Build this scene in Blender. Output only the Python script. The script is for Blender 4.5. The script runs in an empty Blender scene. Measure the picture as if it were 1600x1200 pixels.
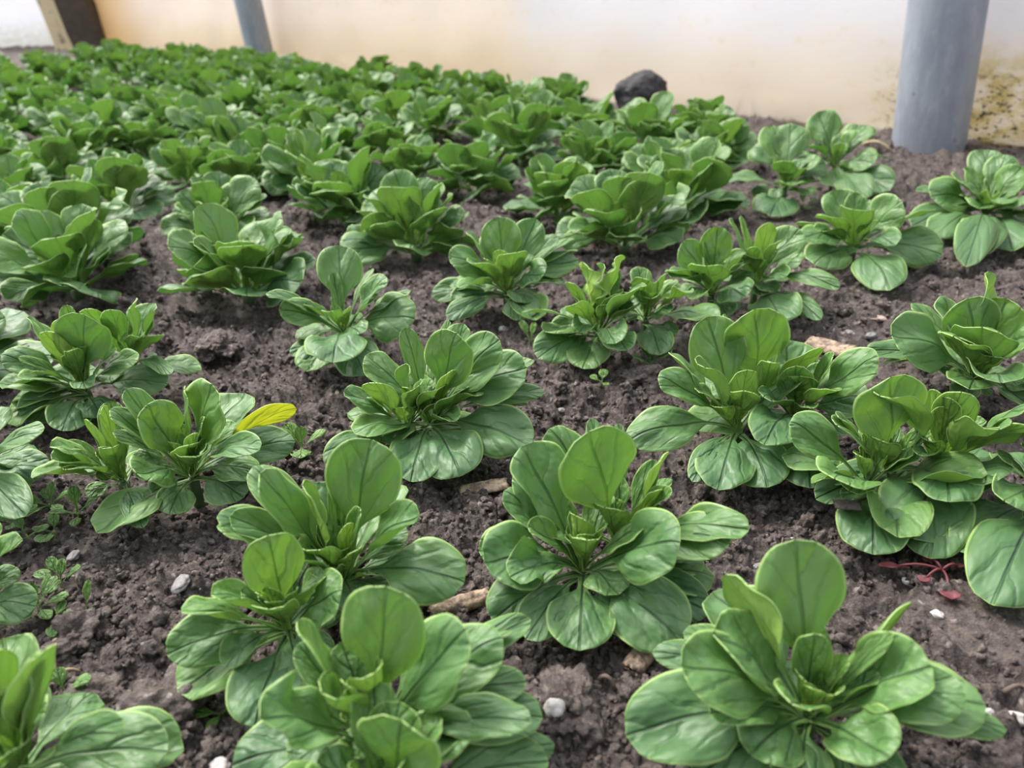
import bpy, bmesh, math, random
import numpy as np
from mathutils import Vector, Matrix, noise as mnoise

C = bpy.context.scene.collection
PI = math.pi
# ------------------------------------------------------------------ camera
F, H = 1200.0, 0.21
ROLL, PITCH = math.radians(1.473), math.radians(27.138)
CAM = np.array([0, 0, H])
_f = np.array([0, math.cos(PITCH), -math.sin(PITCH)])
_r = np.array([1.0, 0, 0]); _u = np.cross(_r, _f)
CR = _r*math.cos(ROLL) - _u*math.sin(ROLL)
CU = _r*math.sin(ROLL) + _u*math.cos(ROLL)

def at(x, y, h=0.0):
    """point of the plane z=h seen at photo pixel x,y"""
    d = _f*F + CR*(x-800) - CU*(y-600)
    return CAM + d*((h-H)/d[2])

def depth(p): return float((np.array(p)-CAM) @ _f)

def to_px(p):
    d = np.array(p)-CAM; z = d @ _f
    return 800+F*(d@CR)/z, 600-F*(d@CU)/z

cd = bpy.data.cameras.new('camera'); cam = bpy.data.objects.new('camera', cd); C.objects.link(cam)
cd.sensor_width = 36; cd.lens = 36*F/1600; cd.clip_start = 0.01; cd.clip_end = 200
M = Matrix(((CR[0], CU[0], -_f[0], CAM[0]), (CR[1], CU[1], -_f[1], CAM[1]), (CR[2], CU[2], -_f[2], CAM[2]), (0, 0, 0, 1)))
cam.matrix_world = M
cd.dof.use_dof = True; cd.dof.focus_distance = 0.36; cd.dof.aperture_fstop = 12.0
bpy.context.scene.camera = cam

# ------------------------------------------------------------------ tags
def tag(o, label=None, cat=None, group=None, kind=None):
    if label: o['label'] = label
    if cat: o['category'] = cat
    if group: o['group'] = group
    if kind: o['kind'] = kind
    return o

def empty(name, loc, label=None, cat=None, group=None):
    o = bpy.data.objects.new(name, None); C.objects.link(o)
    o.location = tuple(float(c) for c in loc); o.empty_display_size = 0.01
    return tag(o, label, cat, group)

def mesh_obj(name, V, faces, mat, parent=None, smooth=True, attrs=None, uv=None, mats=None, fm=None):
    me = bpy.data.meshes.new(name)
    V = np.asarray(V, dtype=np.float64)
    me.from_pydata(V.tolist(), [], faces if isinstance(faces, list) else faces.tolist())
    if smooth: me.polygons.foreach_set('use_smooth', [True]*len(me.polygons))
    for k, a in (attrs or {}).items():
        at_ = me.attributes.new(k, 'FLOAT', 'POINT'); at_.data.foreach_set('value', np.asarray(a, dtype=np.float32))
    if uv is not None:
        l = me.uv_layers.new(name='UVMap')
        vi = np.empty(len(me.loops), dtype=np.int32); me.loops.foreach_get('vertex_index', vi)
        l.data.foreach_set('uv', np.asarray(uv, dtype=np.float32)[vi].ravel())
    me.materials.append(mat)
    for m in (mats or []): me.materials.append(m)
    if fm is not None: me.polygons.foreach_set('material_index', fm)
    me.update()
    o = bpy.data.objects.new(name, me); C.objects.link(o)
    if parent is not None: o.parent = parent
    return o

# ------------------------------------------------------------------ materials
class NT:
    def __init__(s, name):
        s.m = bpy.data.materials.new(name); s.m.use_nodes = True
        s.t = s.m.node_tree; s.t.nodes.clear()
        s.out = s.n('ShaderNodeOutputMaterial')
    def n(s, typ, **kw):
        nd = s.t.nodes.new(typ)
        for k, v in kw.items():
            if k == 'inp':
                for kk, vv in v.items():
                    if isinstance(vv, bpy.types.NodeSocket): s.t.links.new(vv, nd.inputs[kk])
                    else: nd.inputs[kk].default_value = vv
            else: setattr(nd, k, v)
        return nd
    def l(s, a, b): s.t.links.new(a, b)
    def math(s, op, a, b=0.0, c=None, clamp=False):
        nd = s.n('ShaderNodeMath', operation=op, use_clamp=clamp)
        for i, v in enumerate((a, b) if c is None else (a, b, c)):
            if isinstance(v, bpy.types.NodeSocket): s.l(v, nd.inputs[i])
            else: nd.inputs[i].default_value = v
        return nd.outputs[0]
    def mix(s, fac, a, b, mode='MIX'):
        nd = s.n('ShaderNodeMix', data_type='RGBA', blend_type=mode)
        for v, k in ((fac, 0), (a, 6), (b, 7)):
            if isinstance(v, bpy.types.NodeSocket): s.l(v, nd.inputs[k])
            elif k == 0: nd.inputs[0].default_value = v
            else: nd.inputs[k].default_value = (*v, 1) if len(v) == 3 else v
        return nd.outputs[2]
    def ramp(s, fac, stops):
        nd = s.n('ShaderNodeValToRGB'); s.l(fac, nd.inputs[0])
        e = nd.color_ramp.elements
        while len(e) < len(stops): e.new(0.5)
        for i, (p, c) in enumerate(stops):
            e[i].position = p; e[i].color = (*c, 1) if not isinstance(c, (int, float)) else (c, c, c, 1)
        return nd.outputs[0]
    def noise(s, vec, scale, detail=4, rough=0.55, dist=0.0):
        nd = s.n('ShaderNodeTexNoise'); nd.inputs['Scale'].default_value = scale
        nd.inputs['Detail'].default_value = detail; nd.inputs['Roughness'].default_value = rough
        nd.inputs['Distortion'].default_value = dist
        if vec is not None: s.l(vec, nd.inputs['Vector'])
        return nd.outputs[0]
    def sstep(s, v, a, b):
        nd = s.n('ShaderNodeMapRange', interpolation_type='SMOOTHSTEP')
        s.l(v, nd.inputs[0]); nd.inputs[1].default_value = a; nd.inputs[2].default_value = b
        return nd.outputs[0]

def leaf_material(name, yellow=0.0):
    s = NT(name)
    uv = s.n('ShaderNodeUVMap'); uv.uv_map = 'UVMap'
    sep = s.n('ShaderNodeSeparateXYZ'); s.l(uv.outputs[0], sep.inputs[0])
    S = sep.outputs[0]
    lat = s.math('MULTIPLY', s.math('SUBTRACT', sep.outputs[1], 0.5), 2.0)
    oi = s.n('ShaderNodeObjectInfo')
    tone = s.n('ShaderNodeAttribute', attribute_name='tone').outputs['Fac']
    tt = s.n('ShaderNodeAttribute', attribute_name='edge').outputs['Fac']
    rnd = s.n('ShaderNodeAttribute', attribute_name='rnd').outputs['Fac']
    comb = s.n('ShaderNodeCombineXYZ'); s.l(S, comb.inputs[0]); s.l(s.math('MULTIPLY', lat, 0.45), comb.inputs[1]); s.l(s.math('MULTIPLY', rnd, 37.0), comb.inputs[2])
    V = comb.outputs[0]
    wob = s.math('SUBTRACT', s.noise(V, 3.2, 3), 0.5)
    al = s.math('ABSOLUTE', s.math('ADD', lat, s.math('MULTIPLY', wob, 0.05)))
    side = s.math('MULTIPLY', s.math('GREATER_THAN', lat, 0.0), 0.43)
    # arching side veins
    arc = s.math('MULTIPLY', s.math('POWER', al, 1.25), 0.62)
    ph = s.math('ADD', s.math('ADD', s.math('MULTIPLY', s.math('ADD', s.math('SUBTRACT', S, arc), s.math('MULTIPLY', wob, 0.34)), 3.3), side), s.math('MULTIPLY', rnd, 0.6))
    fr = s.math('ABSOLUTE', s.math('SUBTRACT', s.math('FRACT', ph), 0.5))       # 0 on a vein
    fade = s.math('MULTIPLY', s.sstep(al, 0.85, 0.5), s.sstep(S, 0.28, 0.42))
    vein = s.math('MULTIPLY', s.sstep(fr, 0.036, 0.010), fade)
    mid = s.math('MULTIPLY', s.sstep(al, 0.042, 0.018), s.sstep(S, 0.985, 0.90))
    midw = s.math('MULTIPLY', s.sstep(al, 0.17, 0.03), s.sstep(S, 0.72, 0.15))
    # colours
    n1 = s.noise(V, 3.0, 5, 0.6)
    dark = s.mix(n1, (0.040, 0.104, 0.043), (0.096, 0.205, 0.070))
    lite = s.mix(n1, (0.098, 0.215, 0.042), (0.180, 0.335, 0.060))
    up = s.mix(tone, dark, lite)
    up = s.mix(s.math('MULTIPLY', midw, 0.6), up, (0.13, 0.25, 0.06))
    up = s.mix(s.math('MULTIPLY', s.math('MAXIMUM', mid, s.math('MULTIPLY', vein, 0.75)), 0.72), up, (0.010, 0.036, 0.014))
    fine = s.noise(V, 26.0, 3, 0.6)
    up = s.mix(s.math('MULTIPLY', s.sstep(fine, 0.56, 0.72), 0.22), up, (0.06, 0.15, 0.05))
    up = s.mix(s.math('MULTIPLY', s.math('MULTIPLY', s.sstep(tt, 0.45, 1.0), s.math('ADD', tone, 0.25)), 0.55), up, (0.13, 0.26, 0.035))
    up = s.mix(s.math('MULTIPLY', s.sstep(rnd, 0.62, 1.0), 0.40), up, (0.13, 0.240, 0.075))
    rim = s.sstep(tt, 0.925, 0.965)
    up = s.mix(s.math('MULTIPLY', rim, 0.75), up, (0.36, 0.52, 0.17))
    un = s.mix(tone, (0.145, 0.255, 0.062), (0.29, 0.45, 0.075))
    un = s.mix(s.math('MULTIPLY', s.math('MAXIMUM', mid, s.math('MULTIPLY', vein, 0.5)), 0.4), un, (0.20, 0.34, 0.09))
    if yellow:
        up = s.mix(yellow, up, (0.34, 0.42, 0.012)); un = s.mix(yellow, un, (0.38, 0.46, 0.015))
    geo = s.n('ShaderNodeNewGeometry')
    col = s.mix(geo.outputs['Backfacing'], up, un)
    puff = s.math('MULTIPLY', s.sstep(fr, 0.0, 0.22), fade)
    hgt = s.math('ADD', s.math('MULTIPLY', puff, 0.34), s.math('MULTIPLY', s.sstep(al, 0.0, 0.06), 0.5))
    hgt = s.math('ADD', hgt, s.math('MULTIPLY', s.noise(V, 4.5, 2), 1.6))
    hgt = s.math('ADD', hgt, s.math('MULTIPLY', fine, 0.05))
    bmp = s.n('ShaderNodeBump', inp={'Strength': 0.9, 'Distance': 0.0013, 'Height': hgt})
    bs = s.n('ShaderNodeBsdfPrincipled', inp={'Base Color': col, 'Roughness': 0.43, 'Normal': bmp.outputs[0]})
    bs.inputs['Specular IOR Level'].default_value = 0.55
    s.l(s.math('ADD', 0.42, s.math('MULTIPLY', s.math('ADD', fine, geo.outputs['Backfacing']), 0.14)), bs.inputs['Roughness'])
    tc = s.mix(tone, (0.07, 0.22, 0.035), (0.27, 0.50, 0.05))
    if yellow: tc = s.mix(yellow, tc, (0.9, 0.95, 0.03))
    tc = s.mix(s.math('MULTIPLY', s.math('MAXIMUM', mid, vein), 0.4), tc, (0.10, 0.25, 0.02))
    tr = s.n('ShaderNodeBsdfTranslucent', inp={'Color': tc, 'Normal': bmp.outputs[0]})
    mx = s.n('ShaderNodeMixShader'); mx.inputs[0].default_value = 0.22
    s.l(bs.outputs[0], mx.inputs[1]); s.l(tr.outputs[0], mx.inputs[2]); s.l(mx.outputs[0], s.out.inputs[0])
    return s.m

def plain(name, col, rough=0.7, var=0.3, scale=200.0, bump=0.0, bdist=0.001, col2=None, trans=None):
    s = NT(name)
    tc = s.n('ShaderNodeTexCoord').outputs['Object']
    n = s.noise(tc, scale, 5, 0.6)
    c2 = col2 or tuple(c*(1-var) for c in col)
    c = s.mix(s.sstep(n, 0.35, 0.65), c2, col)
    bs = s.n('ShaderNodeBsdfPrincipled', inp={'Base Color': c, 'Roughness': rough})
    if bump:
        b = s.n('ShaderNodeBump', inp={'Strength': bump, 'Distance': bdist, 'Height': s.noise(tc, scale*2, 6, 0.65)})
        s.l(b.outputs[0], bs.inputs['Normal'])
    if trans:
        tr = s.n('ShaderNodeBsdfTranslucent', inp={'Color': (*trans, 1)})
        mx = s.n('ShaderNodeMixShader'); mx.inputs[0].default_value = 0.35
        s.l(bs.outputs[0], mx.inputs[1]); s.l(tr.outputs[0], mx.inputs[2]); s.l(mx.outputs[0], s.out.inputs[0])
    else: s.l(bs.outputs[0], s.out.inputs[0])
    return s.m

def soil_material(name, gain=1.0):
    s = NT(name)
    P = s.n('ShaderNodeNewGeometry').outputs['Position']
    a = s.noise(P, 28.0, 6, 0.6); b = s.noise(P, 260.0, 6, 0.7); c = s.noise(P, 900.0, 4, 0.7)
    g = gain
    base = s.mix(s.sstep(a, 0.3, 0.7), (0.044*g, 0.035*g, 0.034*g), (0.090*g, 0.072*g, 0.066*g))
    base = s.mix(s.sstep(b, 0.40, 0.68), base, (0.175*g, 0.142*g, 0.128*g))
    base = s.mix(s.math('MULTIPLY', s.sstep(c, 0.60, 0.74), 0.6), base, (0.33*g, 0.29*g, 0.27*g))
    vor = s.n('ShaderNodeTexVoronoi'); vor.inputs['Scale'].default_value = 190.0; s.l(P, vor.inputs['Vector'])
    grit = s.math('MULTIPLY', s.sstep(vor.outputs['Distance'], 0.35, 0.15), s.math('GREATER_THAN', s.noise(P, 95.0, 1), 0.58))
    base = s.mix(s.math('MULTIPLY', grit, 0.5), base, (0.48*g, 0.43*g, 0.40*g))
    h = s.math('ADD', s.math('MULTIPLY', b, 1.0), s.math('MULTIPLY', c, 0.35))
    h = s.math('ADD', h, s.math('MULTIPLY', s.math('SUBTRACT', 1.0, vor.outputs['Distance']), 0.55))
    bm = s.n('ShaderNodeBump', inp={'Strength': 1.0, 'Distance': 0.005, 'Height': h})
    bs = s.n('ShaderNodeBsdfPrincipled', inp={'Base Color': base, 'Roughness': 0.78, 'Normal': bm.outputs[0]})
    bs.inputs['Specular IOR Level'].default_value = 0.35
    s.l(bs.outputs[0], s.out.inputs[0])
    return s.m

M_LEAF = leaf_material('lettuce_leaf'); M_YELLOW = leaf_material('yellowed_leaf', 0.85)
M_STEM = plain('pale_stem', (0.06, 0.12, 0.035), 0.5, 0.3, 120)
M_SOIL = soil_material('soil', 1.15); M_CRUMB = soil_material('soil_crumb', 1.55)

# ------------------------------------------------------------------ leaves
UP = np.array([0, 0, 1.0])
def unit(v):
    v = np.asarray(v, float); return v/max(1e-9, np.linalg.norm(v))

def width_profile(s, round_=1.0, pet=0.11):
    x = np.clip((s-0.27)/0.73, 0, 1)
    y = x**(1.18*round_)
    w = np.sqrt(np.clip(1-(2*y-1)**2, 0, 1))
    t = np.clip(x/0.42, 0, 1); t = t*t*(3-2*t)
    w = w*(0.35+0.65*t)
    base = pet*(1+0.5*(1-np.clip(s/0.25, 0, 1)))*np.clip((1.0-s)/0.3, 0, 1)
    return np.maximum(w, base)

def leaf_geo(P0, P3, arch, W, nfun, cup, ns, nt, rng, ruffle=0.0, lip=True, fold=0.0):
    """vertices, faces, uv, edge of one spatulate leaf as a sheet whose margin turns down into a small lip"""
    P0 = np.asarray(P0, float); P3 = np.asarray(P3, float); L = np.linalg.norm(P3-P0)
    P1 = P0+(P3-P0)*0.48+UP*arch*L
    s = 1-(1-np.linspace(0, 1, ns+1))**1.35
    s = 0.5*s+0.5*np.linspace(0, 1, ns+1)
    S = s[:, None]
    Pt = (1-S)**2*P0+2*S*(1-S)*P1+S*S*P3
    T = 2*(1-S)*(P1-P0)+2*S*(P3-P1); T /= np.linalg.norm(T, axis=1)[:, None]
    N = np.array([nfun(ss) for ss in s]); N -= (N*T).sum(1)[:, None]*T
    N /= np.maximum(1e-6, np.linalg.norm(N, axis=1))[:, None]
    B = np.cross(T, N)
    w = width_profile(s, rng.uniform(0.88, 1.12), rng.uniform(0.09, 0.14))
    w[-1] = 0.03
    t = np.linspace(-1, 1, nt+1); t = np.sign(t)*np.abs(t)**0.9
    if lip: t = np.concatenate([[-1.0], t, [1.0]])
    lat = w[:, None]*t[None, :]
    k = (cup*1.25+1.1*(1-np.clip(s/0.38, 0, 1)))[:, None]+1e-3
    kk = np.minimum(np.abs(k), 3.2)*np.sign(k)
    x = np.sin(kk*lat)/kk; z = (1-np.cos(kk*lat))/kk
    if fold: z = z+fold*np.abs(lat)*0.6
    # margin recurves a little
    z = z-0.06*np.abs(t[None, :])**6*w[:, None]
    ph = [rng.uniform(0, 2*PI) for _ in range(6)]
    pk = 1.5*(0.045*np.sin(7*S+4*lat+ph[0])+0.04*np.sin(11*S-5*lat+ph[1])+0.03*np.sin(6*lat+ph[2]+3*S))
    asym = 0.10*rng.uniform(-1, 1)*lat*np.sin(PI*S)
    z = z+(pk+asym)*np.clip(w[:, None]*1.3, 0, 1)
    if ruffle: z = z+ruffle*np.abs(t[None, :])**2*w[:, None]*(np.sin(17*S+ph[3]+np.sign(t)[None, :]*1.3)*0.22+np.sin(29*S+ph[4])*0.12)
    V = Pt[:, None, :]+W*(x[:, :, None]*B[:, None, :]+z[:, :, None]*N[:, None, :])
    if lip:
        th = 0.0004
        V[:, 0] -= N*th; V[:, -1] -= N*th
        V[:, 0] += B*th*0.3; V[:, -1] -= B*th*0.3
    # tip lobe closes smoothly
    nrow, ncol = lat.shape
    idx = np.arange(nrow*ncol).reshape(nrow, ncol)
    f = np.stack([idx[:-1, :-1], idx[:-1, 1:], idx[1:, 1:], idx[1:, :-1]], -1).reshape(-1, 4)

    uv = np.stack([np.repeat(s[:, None], ncol, 1), lat*0.5+0.5], -1).reshape(-1, 2)
    tipedge = np.clip((s-0.965)/0.03, 0, 1)[:, None]
    edge = np.maximum(np.abs(np.repeat(t[None, :], nrow, 0)), tipedge).ravel()
    return V.reshape(-1, 3), f, uv, edge

def make_leaf(parent, origin, P0, P3, arch, W, nfun, cup, tone, rng, ns=22, nt=12, ruffle=0, mat=None, fold=0.0, name='leaf'):
    V, f, uv, e = leaf_geo(P0, P3, arch, W, nfun, cup, ns, nt, rng, ruffle, True, fold)
    n = len(V)
    r = rng.random()
    tone = min(1, max(0, tone))
    return mesh_obj(name, V-origin, f, mat or M_LEAF, parent, attrs={'edge': e, 'tone': [tone]*n, 'rnd': [r]*n}, uv=uv)

def default_n(tip, base):
    inward = np.array([base[0]-tip[0], base[1]-tip[1], 0.0]); inward = inward/max(1e-4, np.linalg.norm(inward))
    v = UP*0.8+inward*0.75
    return v

def stem_mesh(h0, h1, r0, r1, off=(0, 0)):
    V = []; n = 8
    for i, (h, r) in enumerate(((h0, r0*0.8), ((h0+h1)/2, r0), (h1, r1), (h1+0.002, r1*0.4))):
        for j in range(n):
            a = 2*PI*j/n; V.append((off[0]+r*math.cos(a), off[1]+r*math.sin(a), h))
    f = [[i*n+j, i*n+(j+1) % n, (i+1)*n+(j+1) % n, (i+1)*n+j] for i in range(3) for j in range(n)]
    f.append([3*n+j for j in range(n)]); f.append([j for j in range(n)][::-1])
    return V, f
# ------------------------------------------------------------------ the plants nearest the camera, leaf by leaf
# zoom window (x0, y0, photo px per window px) | hearts | leaves: heart, tip x, tip y, tip height cm, width, facing, cup
HERO = []
def hero(label, win, hearts, leaves, hh=2.0, fill=4):
    HERO.append((label, win, hearts, leaves, hh, fill))

hero('bright green rosette at the bottom right with a tall upright spoon-shaped back leaf', (960, 825, .3125), [(1000, 830)], '''
0 905 60 6.5 380 .7 .15|0 560 230 5 320 -.5 .2|0 335 690 4 340 .6 .2|0 60 1040 1.6 400 .4 .15|0 480 930 2.6 190 .3 .8|0 345 520 3 170 .3 .2
0 190 620 2.3 180 .3 .2|0 1000 530 4.2 160 .8 .3|0 1010 675 3 60 .3 .6|0 1480 370 4.3 190 -.5 .2|0 1590 700 4 300 .35 .95|0 1390 525 4.4 90 0 .3
0 1856 890 2.6 330 .2 .25|0 1370 1150 2.8 330 .5 .7|0 680 1130 1.8 380 .5 .1|0 900 1330 1.2 440 .6 .1|0 1760 840 3.6 270 .5 .2|0 1961 1010 1.8 170 .2 .2
0 1450 1330 1 230 .3 .2|0 1250 1290 .8 300 .5 .1|0 400 1250 .7 260 .3 .1''')
hero('dense rosette at the bottom centre with curled and crumpled inner leaves', (360, 850, .3125), [(690, 870), (760, 1210)], '''
0 780 215 6.5 350 .8 .15|0 1180 430 5.6 330 .6 .35|0 335 385 5 230 -.4 .3|0 335 500 3.8 180 .4 .3|0 150 870 4.5 290 .5 .8 r|0 460 740 4.4 180 .2 1.3
0 720 640 4.6 150 .2 1.4|0 620 720 4 130 -.3 .5|1 850 885 4.6 370 .85 .1|0 1360 470 4.3 290 .4 .2|0 1130 370 3.6 250 .3 .1|0 1500 375 3.2 170 .3 .5
0 1410 430 3.4 150 -.3 .3|0 1505 890 3.6 180 .5 .3 r|0 1560 870 2.4 260 .4 .1|0 1480 690 3 200 .4 .2|0 1200 980 3 260 .5 .2|1 1590 1090 1.6 300 .4 .1
1 1620 1000 1.2 220 .3 .1|0 10 1110 1 340 .3 .1|0 335 785 2.8 150 .3 .1|1 430 1090 2.5 240 .4 .4|1 700 1420 1.5 400 .5 .1|0 570 690 4.4 120 .4 .6
0 600 1060 2.2 200 .4 .3|1 1250 1300 1.5 280 .4 .2|1 250 1330 1.5 280 .4 .2''')
hero('full rosette in the centre with a round leaf hanging towards the camera', (720, 630, .3125), [(620, 730), (800, 600)], '''
1 640 145 7 340 .9 .1|1 440 130 5.4 220 .4 .2|1 650 75 5 110 .2 .2|1 790 100 5 90 -.3 .3|1 1035 240 5 160 -.4 .3|1 975 285 4.2 110 .5 .3
0 300 220 5.6 270 .35 .9|0 290 320 4.6 230 .6 .2|0 90 740 2.6 220 .35 .2|0 215 440 4 160 .4 .2|0 120 800 2.8 300 .5 .2|0 335 610 3.6 120 .4 .8
0 250 870 2.6 170 .4 1.0 r|0 575 560 4 110 0 1.1|1 720 520 4 150 -.2 .9|0 1095 700 4.4 310 .8 .15|0 590 1235 1 440 .55 .05|0 1090 1195 1 370 .5 .1
0 1245 1050 .8 220 .35 .1|0 160 1090 1 250 .4 .1|1 1440 635 4 190 .3 .5|1 1345 700 3.6 240 .5 .15|1 1055 440 4.2 110 .3 .9|1 1025 560 3.6 90 .2 1.1
1 990 430 4.2 120 -.4 .3|1 1045 375 2 80 -.2 .2|0 880 1150 .5 220 .4 .1|0 330 1180 .5 200 .3 .1''')
hero('upright rosette left of centre with a tall round leaf and a flat right leaf', (250, 670, .3125), [(900, 650)], '''
0 1060 55 6.5 340 .9 .1|0 500 225 6.2 220 .3 .2|0 465 190 4.6 210 .2 .2|0 715 280 5.6 210 0 .7|0 285 440 5 160 .25 .6|0 600 350 4.6 260 .7 .2
0 350 440 5 170 .5 .3|0 285 485 4 190 -.2 .3|0 1295 430 4.4 180 .2 1.0|0 1000 400 4.6 100 .5 .8|0 940 470 4 80 -.4 .3|0 665 605 4 190 .4 .5
0 1520 770 2 280 .45 .1|0 1105 725 1.8 130 -.3 .3|0 1240 520 3 140 .2 .1|0 870 230 5 80 .2 .2|0 990 600 3.4 120 .2 .7|0 1260 620 1 160 .3 .1''')
hero('low spreading rosette left of bottom centre with long flat leaves fanned over the soil', (250, 670, .3125), [(620, 890)], '''
0 540 535 5.4 240 .9 .2|0 108 915 3.4 200 -.2 .7|0 35 1130 1.8 260 .55 .15|0 330 1195 1.6 170 0 1.0|0 480 1495 .8 370 .5 .05|0 905 810 3.2 280 .6 .1
0 405 810 3 120 .3 .9|0 540 790 3.4 90 -.4 .3|0 700 1000 1.2 200 .5 .1|0 520 600 2.4 200 .2 .1|0 640 1230 .5 200 .4 .1''', fill=3)
hero('open rosette above the wood chip with broad leaves spread flat over the soil', (480, 470, .25), [(760, 660), (620, 690)], '''
0 935 205 6.5 270 .8 .2|0 1200 245 6 270 .7 .2|0 1370 420 4.6 290 .6 .1|0 1420 375 4.2 140 .1 .2|0 1485 575 2.8 150 .2 .2|0 980 145 6 200 .3 .2
0 1125 190 5 100 -.3 .2|0 880 118 6 90 -.2 .2|0 610 170 5.6 140 .2 .7|0 365 340 4.6 200 .3 .1|1 635 405 4.8 150 .5 .8|1 385 510 4.3 190 -.4 .3
1 230 565 3.4 180 .15 .2|1 375 600 3 130 -.3 .3|1 700 525 4 150 .3 .9|1 590 665 2.8 110 -.3 .6|0 930 750 2.6 120 .3 1.0|0 910 430 4.8 100 -.3 .3
0 1095 585 3.4 110 -.2 .9|0 1395 905 1.6 300 .45 .05|0 960 1095 1 350 .6 .05|1 125 1040 1.2 210 .35 .1|0 650 1130 .5 270 .35 .05|0 1385 645 2 90 0 .2''')
hero('large double rosette right of centre with tall rounded back leaves', (970, 470, .25), [(740, 690), (1090, 620), (880, 570)], '''
0 540 100 6.4 350 .8 .15|2 840 55 7 330 .8 .2|2 640 85 6 210 -.2 .2|0 300 320 4.4 200 -.3 .2|0 480 390 5.3 190 .15 .9|0 232 480 4 200 .4 .35
0 45 880 1.4 260 .35 .1|0 610 1180 1 290 .55 .05|0 920 1165 .8 300 .55 .05|0 450 1130 .5 150 .3 .1|0 600 490 4 90 .3 1.0|0 790 430 4.6 150 .3 .3
0 585 660 2.8 110 -.3 1.0|1 900 900 2.4 260 .5 .3|2 940 385 5 110 .3 1.0|2 1240 290 5.2 210 -.3 .2|2 1030 130 6 110 0 .3|1 1330 330 5 160 .3 .3
1 1610 350 5.4 240 .6 .1|1 1545 600 3 260 .45 .1|1 1095 410 4.6 180 .8 .2|1 895 600 3.5 150 .35 .8|1 1350 560 4 130 -.2 .9|1 1195 670 3 100 .2 .8
1 1190 1170 .8 310 .5 .05|1 1300 800 1 260 .4 .05''')
hero('wide rosette at the right edge with a bark flake on its low round leaf', (1200, 560, .25), [(1090, 560), (650, 680), (780, 650)], '''
2 770 118 6.4 370 .7 .15|0 700 230 6 200 -.2 .9|2 425 340 4.5 130 0 .4|1 138 400 4 240 .6 .2|2 400 375 4.4 160 .1 .3|1 285 775 2.4 140 -.4 .6
1 510 825 2.4 180 .4 .3|0 1210 208 6 200 .4 .3|0 1150 250 5.6 140 .6 .3|0 1105 300 5 130 -.4 .2|0 1445 440 5 220 .1 1.1|0 1640 420 5 230 -.3 .2
0 1630 290 5.5 170 .2 .3|0 1050 195 5.5 130 0 .2|0 1430 765 3 280 .5 .15|0 1340 835 2 250 .4 .1|0 1130 895 2.5 310 .55 .1|0 900 1125 1.6 410 .7 .05
1 660 1225 .7 370 .6 .05|0 900 1170 .8 300 .3 .1|0 1010 1250 .5 330 .4 .05|0 1000 510 3.6 110 0 .6|0 940 600 3.4 110 .2 .9|1 560 600 3.4 90 0 1.0
0 300 880 .6 220 .3 .1|1 470 880 .6 240 .3 .1''')
hero('pale green rosette on the left with one bright yellow leaf reaching right', (40, 580, .275), [(920, 490), (520, 520)], '''
0 1060 78 5.8 300 .5 .2|0 690 190 5 230 .6 .3|0 568 105 5.5 150 .3 .4|0 478 220 5 150 .2 .5|0 495 345 4 110 .1 .4|0 632 580 3 230 .5 .1
0 1010 270 4.5 110 .5 .4|0 955 350 4 80 -.4 .3|0 1325 450 4 150 .3 .7|0 1318 580 2 160 .35 .1|0 1240 715 1 210 .4 .05|0 1540 215 3.4 140 -.5 .4 y
0 1530 400 1.5 230 .5 .05|0 820 812 .6 230 .55 .05|0 720 692 1.4 230 .5 .1|1 345 705 1 220 .4 .1|1 430 620 2 140 .3 .9|1 35 605 3 200 -.2 .7
1 345 270 4.5 100 -.3 .4|1 440 195 5 90 -.2 .4|1 228 400 3.4 100 .1 .4|1 665 890 .5 110 .3 .1|1 480 170 4.4 160 .1 .2|0 900 90 5.6 160 .1 .2|0 600 520 2.4 200 .5 .1
1 150 500 3.6 150 .2 .9''')
hero('bushy rosette at the left edge with a broad dark upright leaf in its middle', (0, 450, .175), [(720, 760), (1150, 560)], '''
0 750 240 6.4 380 .8 .2|0 545 265 6 210 -.25 .4|0 400 385 5.4 210 -.2 .3|0 265 250 5.4 230 -.4 .2|0 590 150 6 170 -.3 .2|1 755 185 6 190 -.3 .3
1 980 190 6 190 .3 .2|1 1175 150 6 300 .6 .1|1 1405 420 4.4 190 -.3 .2|0 10 600 4 270 .5 .2|0 165 620 4 110 .3 .4|0 275 750 3.3 140 -.2 .6
0 1225 650 3.8 220 .5 .15|0 1025 570 4.4 170 .5 .2|1 1525 770 3.3 130 .1 .2|0 1490 860 1.8 320 .35 .1|0 765 895 3 170 .4 .4|0 190 1150 1 290 .5 .05
0 118 860 2.4 180 -.2 .4|0 105 1110 1.2 140 -.2 .2|0 560 1275 .8 290 .6 .05|0 910 1150 .7 250 .4 .05|0 650 550 4.8 120 .3 .9|1 1250 430 4.8 110 0 1.0
1 1380 620 2 200 .2 .1''', hh=2.3)
hero('open rosette with a round upright back leaf and a flat pale leaf facing the camera', (400, 370, .175), [(765, 740)], '''
0 740 75 6.4 400 .9 .1|0 1170 365 5 210 .3 .8|0 690 320 5 110 .1 1.0|0 712 500 3.6 110 -.4 .2|0 90 505 4.5 150 .1 .6|0 205 650 3.5 250 .6 .2
0 690 1120 2.4 430 .6 .1|0 1415 740 2.8 400 .5 .1|0 930 865 2.6 210 .6 .1|0 305 1050 .6 150 .3 .2|0 960 1240 .6 330 .4 .05|0 1380 480 4 170 0 .2
0 400 1160 .5 200 .3 .1|0 1045 280 4.5 90 -.3 .2''', fill=3, hh=2.4)
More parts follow.
